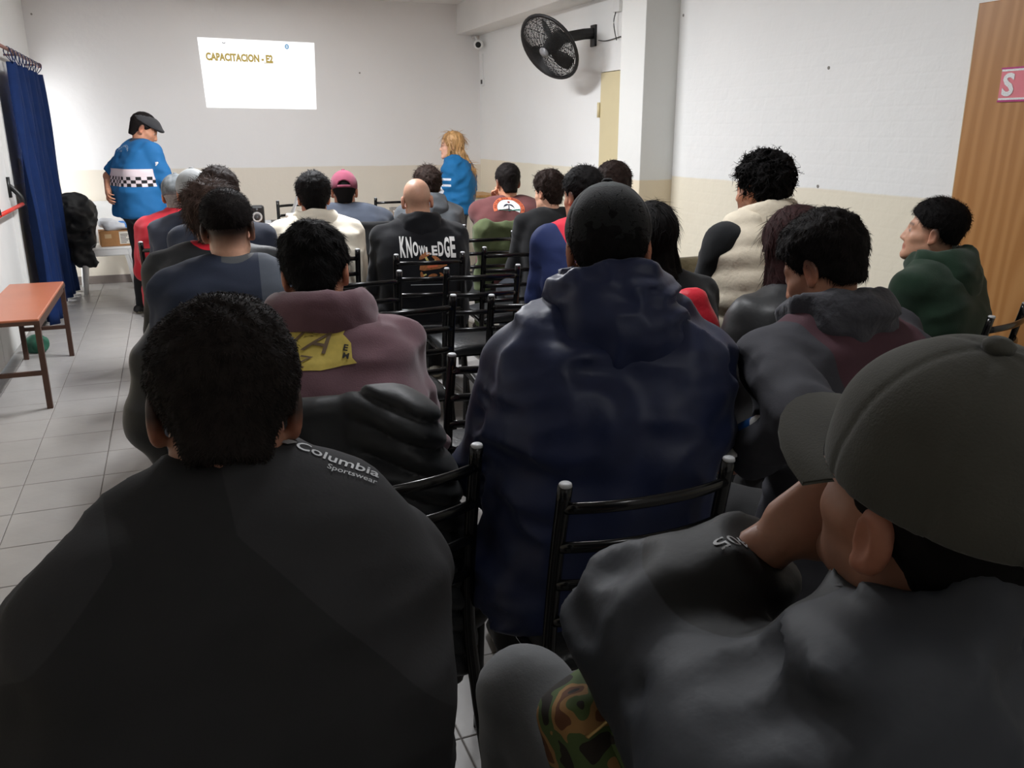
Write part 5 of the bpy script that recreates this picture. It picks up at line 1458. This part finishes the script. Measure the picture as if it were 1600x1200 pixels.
# ------------------------------------------------------------------ projected slide on the back wall
sl = thing('projected_slide', 'bright projected slide with golden title on the back wall', 'projection', (0, BACK_Y - .004, 0))
TL, TR, BR, BL = [at_y(*p, BACK_Y - .004) for p in ((308, 58), (491, 67), (494.5, 171), (323, 168))]
M_slide = emit('slide_light', (255, 255, 255), 1.25)
def bil(u, v): return TL * (1 - u) * (1 - v) + TR * u * (1 - v) + BR * u * v + BL * (1 - u) * v
mb = MB(); mb.grid([[(bil(i / 8, j / 8)[0], .002, bil(i / 8, j / 8)[2]) for i in range(9)] for j in range(9)]); mb.build('slide_area', M_slide, sl)
def on_slide(name, layers):
    mb = MB(); mats = []
    for k, (v2, q2, mm) in enumerate(layers):
        if mm not in mats: mats.append(mm)
        mb.add([(bil(x, y)[0], -.001 - .0006 * k, bil(x, y)[2]) for x, y in v2], q2, mats.index(mm))
    return mb.build(name, mats, sl)
M_ttl = emit('slide_gold', (176, 150, 60), 0.95); M_logo = emit('slide_blue', (120, 168, 206), .95); M_pale = emit('slide_pale_yellow', (255, 252, 224), 1.0)
v, q = text2d('CAPACITACION - E2', .05)
w = v[:, 0].max() - v[:, 0].min()
v = v / np.array([w, 1]); v = np.stack([.05 + (v[:, 0] + .5) * .575, .265 - v[:, 1] * .115], -1)
on_slide('slide_title', [(v, q, M_ttl)])
v, q = quad2d(.545, .322, .625, .330, 2); on_slide('slide_underline', [(v, q, M_ttl)])
v, q = disc2d(18, .45, 1.0); on_slide('slide_logo', [(np.array(v) * np.array([.019, .038]) + np.array([.755, .075]), q, M_logo), (np.array(quad2d(-.008, -.006, .008, .006, 1)[0]) + np.array([.755, .075]), quad2d(0, 0, 1, 1, 1)[1], M_logo)])
v, q = disc2d(10, .4, 1.0, math.pi, 2 * math.pi); on_slide('slide_crest', [(np.array(v) * np.array([.016, -.018]) + np.array([.215, .055]), q, mat('slide_grey', (170, 172, 178), .8))])

# ------------------------------------------------------------------ curtain and rod
M_curt = mat('curtain_cloth', (18, 40, 84), .85, .1, 12, .1, 120, .2); M_rod = mat('rod_wood', (128, 92, 84), .5, .1)
CX = -1.03; CY0, CY1 = 7.62, 9.42; RZ = 2.115
ct = thing('curtain', 'royal blue tab-top curtain drawn over the glazed door on the left', 'curtain', (CX, 0, 0))
rows = []
nb = 90
for j in range(26):
    z = RZ - .09 - (RZ - .12) * j / 25
    row = []
    for i in range(nb + 1):
        t = i / nb; y = CY0 + (CY1 - CY0) * (t + .012 * math.sin(5 * t) * (j / 25)) + .06 * (j / 25) * t
        am = .030 + .025 * j / 25
        x = am * math.sin(t * 2 * math.pi * 9 + .5 * math.sin(z * 2)) + .012 * math.sin(t * 37 + z * 3) + .03 * (j / 25) * math.sin(t * 9)
        row.append((x, y, z))
    rows.append(row)
mb = MB(); mb.grid(rows)
co = mb.build('cloth', M_curt, ct, smooth=True); sm = co.modifiers.new('thickness', 'SOLIDIFY'); sm.thickness = .004
for k in range(10):
    y = CY0 + .04 + (CY1 - CY0 - .06) * k / 9; i = int(round((y - CY0) / (CY1 - CY0) * nb)); x = rows[0][min(i, nb)][0]
    mb = MB(); mb.tube(smooth_path([(x, y, RZ - .10), (.022, y, RZ - .03), (.014, y, RZ + .012), (-.014, y, RZ + .012), (-.022, y, RZ - .03), (x - .004, y, RZ - .10)], 4), .022, .0025, up=(1, 0, 0) if False else (0, 0, 1) if False else (1, 0, .01), seg=6)
    mb.build('tab', M_curt, ct, smooth=True)
rd = thing('curtain_rod', 'wooden curtain rod with end knob above the blue curtain', 'rod', (CX, 0, RZ))
MB().tube([(0, 6.9, 0), (0, 9.44, 0)], .013, up=(1, 0, 0)).build('rod', M_rod, rd, smooth=True)
MB().lathe([(.0, 0), (.02, .004), (.024, .02), (.014, .035), (.0, .04)], 14, M=Matrix.Translation((0, 9.44, 0)) @ Matrix.Rotation(-math.pi / 2, 4, 'X')).build('end_knob', M_rod, rd, smooth=True)
for y in (6.95, 8.25, 9.40): MB().tube([(0, y, 0), (LEFT_X - CX, y, 0)], .008, up=(0, 0, 1)).build('bracket', M_rod, rd, smooth=True)

# ------------------------------------------------------------------ wall fan
fan = thing('wall_fan', 'black industrial wall fan tilted down from the right wall', 'fan', tuple(at_x(929, 58, RIGHT_X)))
fc = np.array([2.99, 6.83, 2.185]) - np.array(fan.location)
nrm = Vector((-.81, -.33, -.60)).normalized()
zax = nrm; xax = zax.cross(Vector((0, 0, 1))).normalized(); yax = zax.cross(xax)
FM = Matrix.Translation(Vector(fc)) @ Matrix((xax, yax, zax)).transposed().to_4x4()
M_fan = mat('fan_black', (30, 30, 31), .45, .1)
R = .275
def ring(r, z, rad=.003, seg=40): return [tuple(FM @ Vector((r * math.cos(a), r * math.sin(a), z))) for a in np.linspace(0, 2 * math.pi, seg + 1)]
mb = MB()
for i in range(26):
    t = (i + 1) / 26; mb.tube(ring(R * t, .075 * (1 - t ** 2.2) ), .0030, seg=5, cap=False, up=tuple(nrm))
for i in range(16):
    a = 2 * math.pi * i / 16; mb.tube([tuple(FM @ Vector((R * t * math.cos(a), R * t * math.sin(a), .075 * (1 - t ** 2.2) - .002))) for t in (.05, .3, .6, .85, 1)], .0026, seg=5, up=tuple(nrm))
mb.build('front_grille', M_fan, fan, smooth=True)
mb = MB()
for i in range(13):
    t = (i + 1) / 13; mb.tube(ring(R * t, -.085 * (1 - t ** 2.2)), .0022, seg=5, cap=False, up=tuple(nrm))
for i in range(16):
    a = 2 * math.pi * i / 16; mb.tube([tuple(FM @ Vector((R * t * math.cos(a), R * t * math.sin(a), -.085 * (1 - t ** 2.2) + .002))) for t in (.05, .3, .6, .85, 1)], .0026, seg=5, up=tuple(nrm))
mb.build('rear_grille', M_fan, fan, smooth=True)
MB().tube(ring(R, 0), .016, .011, seg=8, up=tuple(nrm), cap=False).build('rim', M_fan, fan, smooth=True)
for b_ in range(3):
    a0 = 2 * math.pi * b_ / 3; rows = []
    for i in range(7):
        r = .045 + (.235 - .045) * i / 6; w = .35 + .5 * math.sin(math.pi * min(1, .25 + i / 8))
        rows.append([tuple(FM @ Vector((r * math.cos(a0 + w * (k / 5 - .5) + .25 * i / 6), r * math.sin(a0 + w * (k / 5 - .5) + .25 * i / 6), .022 - .044 * k / 5))) for k in range(6)])
    o = MB().grid(rows).build('blade', M_fan, fan, smooth=True); o.modifiers.new('thickness', 'SOLIDIFY').thickness = .003
MB().lathe([(.0, .05), (.04, .045), (.05, .02), (.05, -.02)], 18, M=FM).build('hub', M_fan, fan, smooth=True)
MB().lathe([(.0, .074), (.045, .072), (.045, .078), (.0, .082)], 18, M=FM).build('badge', mat('fan_badge', (120, 120, 122), .35, .2, 80), fan, smooth=True)
MB().lathe([(.0, -.02), (.062, -.025), (.07, -.08), (.06, -.16), (.0, -.17)], 18, M=FM).build('motor', M_fan, fan, smooth=True)
e = FM @ Vector((0, 0, -.13))
mb = MB(); mb.tube([(.0, 0, .03), (-.10, 0, .02), tuple(e)], .030, .045, up=(0, 0, 1), seg=10); mb.box((-.02, -.045, -.075), (0.0, .045, .095)); mb.build('bracket', M_fan, fan, smooth=False, bevel=.004)
MB().lathe([(.0, .012), (.014, .01), (.014, 0)], 12, M=Matrix.Translation(e) @ Matrix.Rotation(math.pi / 2, 4, 'X') @ Matrix.Translation((0, 0, .045))).build('pivot_bolt', mat('zinc', (170, 172, 174), .4, .1, metal=.6), fan, smooth=True)
pts = [at_x(*p, RIGHT_X - .01) - np.array(fan.location) for p in ((935, 63), (945, 64), (958, 61), (970, 57))]
MB().tube(smooth_path([tuple(p) for p in pts], 5), .004, seg=6).build('power_cord', M_blackpl, fan, smooth=True)

# ------------------------------------------------------------------ security camera and wall box
M_wpl = mat('white_plastic', (232, 232, 230), .4, .02)
cpos = at_y(748, 69, 9.62)
sc_ = thing('security_camera', 'white round security camera under the beam in the back corner', 'camera', tuple(cpos))
d_ = Vector((-.45, -.85, -.25)).normalized(); CMx = d_.to_track_quat('Z', 'Y').to_matrix().to_4x4()
MB().lathe([(.0, -.045), (.04, -.04), (.052, -.01), (.052, .03), (.046, .04), (.0, .04)], 20, M=CMx).build('housing', M_wpl, sc_, smooth=True)
MB().lathe([(.032, .0395), (.030, .046), (.0, .048)], 18, M=CMx).build('lens', M_blackpl, sc_, smooth=True)
MB().tube([(0, .02, .03), (.0, .12, .09), (.0, BACK_Y - cpos[1], .09)], .012, up=(1, 0, 0)).build('mount_arm', M_wpl, sc_, smooth=True)
wb = at_x(754, 128, RIGHT_X - .01)
jb = thing('wall_box', 'small white junction box with black socket in the back corner', 'wall box', tuple(wb))
box_obj('plate', (-.01, -.035, -.045), (.01, .035, .045), M_wpl, jb, bevel=.003); box_obj('socket', (-.016, -.02, -.022), (-.009, .02, .022), M_blackpl, jb)
box_obj('conduit', (-.004, -.006, .045), (.008, .006, .30), M_wpl, jb)
for px_, py_, wall in ((562, 114, 'b'), (49, 22, 'b'), (1295, 106, 'r'), (1278, 291, 'r'), (1068, 24, 'r')):
    p = at_y(px_, py_, BACK_Y) if wall == 'b' else at_x(px_, py_, RIGHT_X)
    rot = Matrix.Rotation(math.pi / 2, 4, 'X') if wall == 'b' else Matrix.Rotation(-math.pi / 2, 4, 'Y')
    o = MB().lathe([(.010, -.002), (.009, .003), (.005, .005), (.004, .002)], 10, M=rot).build('wall_plug', mat('plug_grey', (150, 146, 140), .6), smooth=True); o.location = p
    tag(o, {562: 'small wall plug on the back wall right of the slide', 49: 'small wall plug high in the left back corner', 1295: 'small screw plug high on the right wall between column and wooden door', 1278: 'small plug at the paint line of the right wall', 1068: 'small plug near the column top'}[px_], 'wall plug')
ob = at_x(966, 8, RIGHT_X - .01)
jb2 = thing('socket_box', 'white surface socket box with a dangling cord left of the column top', 'wall box', tuple(ob))
box_obj('plate', (-.02, -.05, -.05), (.01, .05, .06), M_wpl, jb2, bevel=.004)
MB().tube(smooth_path([(-.02, 0, -.05), (-.03, .01, -.12), (-.022, .0, -.2), (-.02, -.03, -.26)], 5), .004, seg=6).build('cord', M_blackpl, jb2, smooth=True)

# ------------------------------------------------------------------ bench
M_benchtop = mat('orange_laminate', (166, 98, 70), .32, .05, 4, .02, 40, .45); M_benchleg = mat('brown_enamel', (74, 50, 40), .45, .12)
bn = thing('bench', 'long low bench with orange laminate top and brown metal frame by the exit door', 'bench')
BX0, BX1, BY0, BY1, BZ = -1.10, -.765, 5.29, 6.62, .53
box_obj('bench_top', (BX0, BY0, BZ - .03), (BX1, BY1, BZ), M_benchtop, bn, bevel=.006)
box_obj('edge_band', (BX0 - .004, BY0 - .004, BZ - .034), (BX1 + .004, BY1 + .004, BZ - .012), M_benchleg, bn)
for x in (BX0 + .02, BX1 - .03):
    for y in (BY0 + .02, BY1 - .03): MB().box((x, y, 0), (x + .03, y + .03, BZ - .034)).build('leg', M_benchleg, bn)
for y in (BY0 + .022, BY1 - .028): box_obj('stretcher', (BX0 + .05, y, .2), (BX1 - .03, y + .022, .225), M_benchleg, bn)
for x in (BX0 + .025, BX1 - .027): box_obj('rail', (x, BY0 + .05, BZ - .065), (x + .022, BY1 - .03, BZ - .034), M_benchleg, bn)
g = np_obj('rag', *iso(lambda p: s_ell(p, (0, 0, .05), (.07, .06, .06)) - .02 * ridge(p, 18, 3), (-.12, -.12, 0.0), (.12, .12, .16), .009), cloth('green_rag', (34, 84, 64)))
p = at_z(22, 553, 0.0); g.location = (-1.02, p[1], 0.004); tag(g, 'crumpled dark green rag on the floor under the bench', 'rag')

# ------------------------------------------------------------------ white plastic chair with its load
M_pl = mat('white_polypropylene', (226, 225, 222), .4, .03)
WC = np.array([-.66, 9.42, 0]); wc = thing('plastic_chair', 'white plastic garden chair in the back left corner', 'chair', tuple(WC), math.radians(188))
V, Q = iso(lambda p: s_rbox(p, (0, 0, .43), (.22, .22, .014), .012), (-.25, -.25, .40), (.25, .25, .46), .012); np_obj('seat', V, Q, M_pl, wc)
mb = MB()
for s in (-1, 1):
    for (x0, y0, x1, y1) in ((s * .20, .20, s * .25, .23), (s * .19, -.20, s * .24, -.25)):
        mb = MB(); mb.tube([(x1, y1, 0), ((x0 + x1) / 2, (y0 + y1) / 2, .25), (x0, y0, .42)], .026, .016, up=(0, 1, 0), seg=8, radii=(.8, 1.1, 1.7)); mb.build('leg', M_pl, wc, smooth=True)
    mb = MB(); mb.tube(smooth_path([(s * .22, .18, .42), (s * .27, .20, .58), (s * .285, .12, .655), (s * .28, -.12, .66), (s * .23, -.24, .70)], 5), .026, .012, up=(0, 0, 1), seg=8); mb.build('arm_rest', M_pl, wc, smooth=True)
box_obj('apron', (-.2, .19, .36), (.2, .215, .43), M_pl, wc, bevel=.008)
rows = []
for i in range(13):
    a = math.pi * i / 12
    rows.append([(-.235 * math.cos(a), -.21 - .05 * math.sin(a) - .10 * k / 6, .43 + (.36 + .06 * math.sin(a)) * k / 6) for k in range(7)])
o = MB().grid(rows).build('backrest', M_pl, wc, smooth=True); o.modifiers.new('thickness', 'SOLIDIFY').thickness = .012
M_card = mat('cardboard', (168, 122, 78), .85, .1, 14, .1, 40); M_tape = mat('packing_tape', (200, 170, 130), .35, .08); M_lab = mat('paper_label', (224, 218, 206), .7)
bx = thing('cardboard_box', 'brown cardboard box with shipping label on the white plastic chair', 'box', (-.57, 9.37, .445), math.radians(8))
box_obj('carton', (-.14, -.10, 0), (.15, .11, .15), M_card, bx, bevel=.004); box_obj('shipping_label', (.03, -.102, .02), (.14, -.1005, .14), M_lab, bx); box_obj('tape_strip', (-.10, -.102, .08), (-.04, -.1005, .12), M_tape, bx)
for k in range(6): box_obj('label_line', (.04, -.1025, .03 + k * .016), (.04 + .05 + .03 * ((k * 7) % 3) / 2, -.1021, .036 + k * .016), M_printblack, bx)
c_glove = cloth('white_cotton', (220, 222, 226), .9, .3, 120); c_bluep = cloth('blue_rubber', (62, 132, 204), .6)
def glove(name, label, loc, rz, seed):
    def f(p):
        d = s_ell(p, (0, 0, .02), (.09, .06, .024))
        for k in range(4): d = smin(d, s_cap(p, (.05, -.04 + k * .027, .02), (.15, -.05 + k * .033, .014), .015, .012), .012)
        d = smin(d, s_cap(p, (-.05, 0, .02), (-.12, 0, .02), .045, .05), .02)
        return d - .004 * ridge(p, 20, seed)
    V, Q = iso(f, (-.19, -.12, -.02), (.19, .12, .07), .009)
    c = (V[Q[:, 0]] + V[Q[:, 2]]) / 2
    o = np_obj(name, V, Q, [c_glove, c_bluep], fmat=((c[:, 0] > .03) & (c[:, 2] > .02)).astype(int)); o.location = loc; o.rotation_euler = (0.1, .05, rz); return tag(o, label, 'glove')
glove('work_glove', 'white and blue work glove lying on top of the cardboard box', (-.50, 9.33, .615), .2, 3)
glove('work_glove', 'white and blue work glove further back on the cardboard box', (-.55, 9.45, .63), -.1, 5)
def f_bj(p):
    d = s_ell(p, (0, 0, .36), (.17, .15, .17)); d = smin(d, s_loft(p, [((.02, -.03, .3), .06, .07), ((.04, -.06, .08), .05, .05), ((.04, -.06, -.10), .05, .04)], .04), .06)
    d = smin(d, s_ell(p, (-.06, 0, .22), (.12, .12, .14)), .05)
    return d - .030 * ridge(p + .05 * np.stack([vnoise(p, 6, 1), vnoise(p, 6, 2), vnoise(p, 6, 3)], -1), (7, 7, 9), 21) - .010 * ridge(p, (18, 18, 22), 23)
V, Q = iso(f_bj, (-.3, -.28, -.2), (.28, .24, .62), .012); o = np_obj('heaped_jacket', relax(V, Q, 1, .4), Q, c_blackj); o.location = (-.89, 9.26, .42); tag(o, 'black jacket heaped over the arm of the white plastic chair', 'jacket')

# ------------------------------------------------------------------ table with the projector, laptop and speaker
M_table = wood_mat('table_pine', (206, 160, 102), (178, 128, 74), .4, 2.0)
tb = thing('table', 'light wooden table in front of the first row', 'table', (1.32, 7.52, 0))
box_obj('table_top', (-.72, -.36, .72), (.72, .36, .75), M_table, tb, bevel=.004)
box_obj('apron', (-.68, -.33, .62), (.68, -.31, .72), M_table, tb); box_obj('apron', (-.68, .31, .62), (.68, .33, .72), M_table, tb)
for x in (-.68, .63):
    for y in (-.33, .28): box_obj('leg', (x, y, 0), (x + .05, y + .05, .72), M_table, tb)
p = at_z(404, 352, .75)
spk = thing('speaker', 'small black loudspeaker with a round cone on the table', 'speaker', (p[0], p[1], .75), math.radians(-10))
box_obj('cabinet', (-.055, -.05, 0), (.055, .05, .17), M_blackpl, spk, bevel=.02)
SM = Matrix.Translation((0, -.052, .075)) @ Matrix.Rotation(math.pi / 2, 4, 'X')
MB().lathe([(.043, -.002), (.043, .004), (.036, .004), (.02, -.004)], 20, M=SM).build('cone_ring', mat('speaker_ring', (150, 150, 150), .4), spk, smooth=True)
MB().lathe([(.028, .0), (.026, .005), (.012, .002), (.0, .006)], 18, M=SM).build('cone', mat('speaker_cone', (40, 40, 42), .5), spk, smooth=True)
MB().lathe([(.014, .0), (.012, .004), (.0, .005)], 14, M=Matrix.Translation((0, -.052, .135)) @ Matrix.Rotation(math.pi / 2, 4, 'X')).build('tweeter', mat('speaker_cone', (40, 40, 42), .5), spk, smooth=True)
lp = thing('laptop', 'thin silver laptop seen edge-on beside the speaker', 'laptop', (p[0] + .17, p[1] + .12, .75), math.radians(-95))
M_alum = mat('aluminium', (176, 178, 180), .35, .05, metal=.4)
box_obj('base', (-.16, -.11, 0), (.16, .11, .016), M_alum, lp, bevel=.003)
MB().box((-.16, -.006, 0), (.16, .002, .22), M=Matrix.Translation((0, .11, .016)) @ Matrix.Rotation(math.radians(-22), 4, 'X')).build('lid', M_alum, lp)
box_obj('keyboard', (-.14, -.05, .016), (.14, .09, .0175), M_blackpl, lp)
pp = at_z(452, 332, .78)
pj = thing('projector', 'white projector on the table beside the black-haired man', 'projector', (1.02, 7.55, .75), math.radians(0))
box_obj('body', (-.13, -.11, .015), (.13, .11, .105), M_wpl, pj, bevel=.015)
MB().lathe([(.035, 0), (.035, .02), (.026, .02), (.022, .005)], 18, M=Matrix.Translation((.06, .11, .06)) @ Matrix.Rotation(-math.pi / 2, 4, 'X')).build('lens', M_blackpl, pj, smooth=True)
for x in (-.1, .1): MB().lathe([(.012, 0), (.012, .016)], 10, M=Matrix.Translation((x, -.08, 0))).build('foot', M_blackpl, pj)
box_obj('vent', (-.10, -.1115, .04), (.0, -.1095, .085), mat('vent_grey', (150, 150, 150), .5), pj)
jr = thing('glass_jar', 'clear glass tumbler on the right end of the table', 'glass', (tuple(at_z(617, 345, .75)[:2]) + (.75,)))
_g = bpy.data.materials.new('tumbler_glass'); _g.use_nodes = True; _p = _g.node_tree.nodes['Principled BSDF']; _p.inputs['Transmission Weight'].default_value = .9; _p.inputs['Roughness'].default_value = .05; _p.inputs['Base Color'].default_value = (.95, .9, .82, 1); _p.inputs['IOR'].default_value = 1.3
MB().lathe([(.040, 0), (.042, .01), (.046, .12), (.044, .12), (.040, .012), (.0, .01)], 20).build('tumbler', _g, jr, smooth=True)
MB().lathe([(.039, .012), (.042, .07), (.0, .07)], 18).build('tea', mat('tea', (190, 140, 80), .2), jr, smooth=True)
mb = MB()
for k in range(3): mb.tube(smooth_path([(p[0] + .06, p[1] + .03 * k, .757), (p[0] + .18, p[1] - .05 + .05 * k, .757), (p[0] + .3, p[1] + .06 - .03 * k, .757), (1.0, 7.45, .757)], 6), .004, seg=6)
tag(mb.build('cables', M_blackpl, smooth=True), 'tangle of thin black cables on the table top', 'cable')

# low sideboard in the back right corner
M_side2 = mat('pale_board', (206, 198, 182), .6, .04); 
sb = thing('sideboard', 'pale low sideboard with wooden top in the back right corner', 'cabinet', (3.02, 9.32, 0))
box_obj('body', (-.34, -.26, .02), (.34, .26, .83), M_side2, sb, bevel=.004); box_obj('top', (-.36, -.28, .83), (.36, .28, .855), M_table, sb, bevel=.004)
for x in (-.17, .17):
    d_ = box_obj('door', (x - .16, -.272, .06), (x + .16, -.26, .80), M_side2, sb, bevel=.003)
    MB().tube([(x + (.12 if x < 0 else -.12), -.285, .5), (x + (.12 if x < 0 else -.12), -.285, .58)], .006, up=(1, 0, 0)).build('handle', M_alum, d_, smooth=True)

# ------------------------------------------------------------------ small things held or lying among the chairs
pb = at_depth(1139, 698, 1.97)
nb_ = thing('notepad', 'white notepad on the lap of the bowed man', 'notepad', tuple(pb), math.radians(10)); nb_.rotation_euler = (math.radians(8), 0, math.radians(10))
box_obj('pages', (-.035, -.04, -.004), (.035, .04, .004), mat('paper', (236, 236, 232), .7), nb_); box_obj('cover', (-.037, -.042, -.007), (.037, .042, -.004), M_blackpl, nb_)
pb = at_depth(1174, 672, 1.97)
bt = thing('water_bottle', 'small bottle with blue label lying by the bowed man', 'bottle', tuple(pb)); bt.rotation_euler = (math.radians(50), math.radians(20), 0)
MB().lathe([(.0, -.07), (.024, -.068), (.026, -.03), (.026, .03), (.014, .06), (.013, .075), (.0, .078)], 16).build('body', M_wpl, bt, smooth=True)
MB().lathe([(.0268, -.04), (.0272, -.038), (.0272, .02), (.0268, .022)], 16).build('label_band', mat('blue_label', (40, 96, 168), .5), bt, smooth=True)
pb = at_depth(1081, 808, 2.05)
pk = thing('snack_packet', 'crumpled blue and yellow snack packet between chairs', 'packet', tuple(pb)); pk.rotation_euler = (.3, .2, .2)
o = np_obj('wrapper', *iso(lambda p: s_rbox(p, (0, 0, 0), (.013, .008, .028), .006) - .004 * ridge(p, 40, 3), (-.04, -.03, -.05), (.04, .03, .05), .005), mat('packet_foil', (136, 158, 184), .35, .35, 60, .4, 80), pk)
box_obj('packet_mark', (-.007, -.011, -.010), (.009, -.008, .010), mat('yellow_mark', (206, 204, 40), .5), pk)
# camouflage waist bag on the lap of the man in the olive cap
def camo():
    m = bpy.data.materials.new('camo_cloth'); m.use_nodes = True; nt = m.node_tree; b = nt.nodes['Principled BSDF']; b.inputs['Roughness'].default_value = .85
    tc = nt.nodes.new('ShaderNodeTexCoord'); n = nt.nodes.new('ShaderNodeTexNoise'); n.inputs['Scale'].default_value = 19; n.inputs['Detail'].default_value = 1.5
    nt.links.new(tc.outputs['Object'], n.inputs['Vector']); r = nt.nodes.new('ShaderNodeValToRGB'); r.color_ramp.interpolation = 'CONSTANT'
    cols = [(0, (42, 36, 30)), (.42, (78, 96, 54)), (.5, (156, 118, 72)), (.58, (104, 66, 42)), (.66, (40, 34, 30))]
    r.color_ramp.elements[0].color = lin(cols[0][1]) + (1,); r.color_ramp.elements[1].position = cols[1][0]; r.color_ramp.elements[1].color = lin(cols[1][1]) + (1,)
    for pz, c in cols[2:]:
        e = r.color_ramp.elements.new(pz); e.color = lin(c) + (1,)
    nt.links.new(n.outputs['Fac'], r.inputs[0]); nt.links.new(r.outputs[0], b.inputs['Base Color']); return m
M_camo = camo()
pb = at_depth(962, 1118, 1.02)
cb = thing('waist_bag', 'camouflage waist bag on the lap of the man in the olive cap', 'bag', tuple(pb), math.radians(20)); cb.rotation_euler = (math.radians(-25), math.radians(-8), math.radians(20))
V, Q = iso(lambda p: s_rbox(p, (0, 0, 0), (.085, .055, .06), .03) - .006 * ridge(p, 16, 5), (-.12, -.1, -.1), (.12, .1, .1), .008); np_obj('pouch', relax(V, Q, 1, .4), Q, M_camo, cb)
V, Q = iso(lambda p: s_rbox(p, (.005, -.055, -.018), (.065, .028, .038), .02) - .004 * ridge(p, 18, 7), (-.1, -.12, -.08), (.1, .0, .05), .008); np_obj('front_pocket', relax(V, Q, 1, .4), Q, M_camo, cb)
MB().tube([(-.08, -.05, .028), (0, -.06, .034), (.08, -.05, .028)], .004, .002, seg=6).build('zip', mat('zip_brass', (180, 150, 96), .4, metal=.5), cb, smooth=True)
MB().tube(smooth_path([(-.03, -.088, .02), (-.045, -.095, -.005), (-.03, -.095, -.03)], 4), .002, seg=6).build('cord', mat('cord_tan', (170, 140, 100), .7), cb, smooth=True)
MB().box((.028, -.092, -.035), (.036, -.088, -.005)).build('zip_pull', M_blackpl, cb)
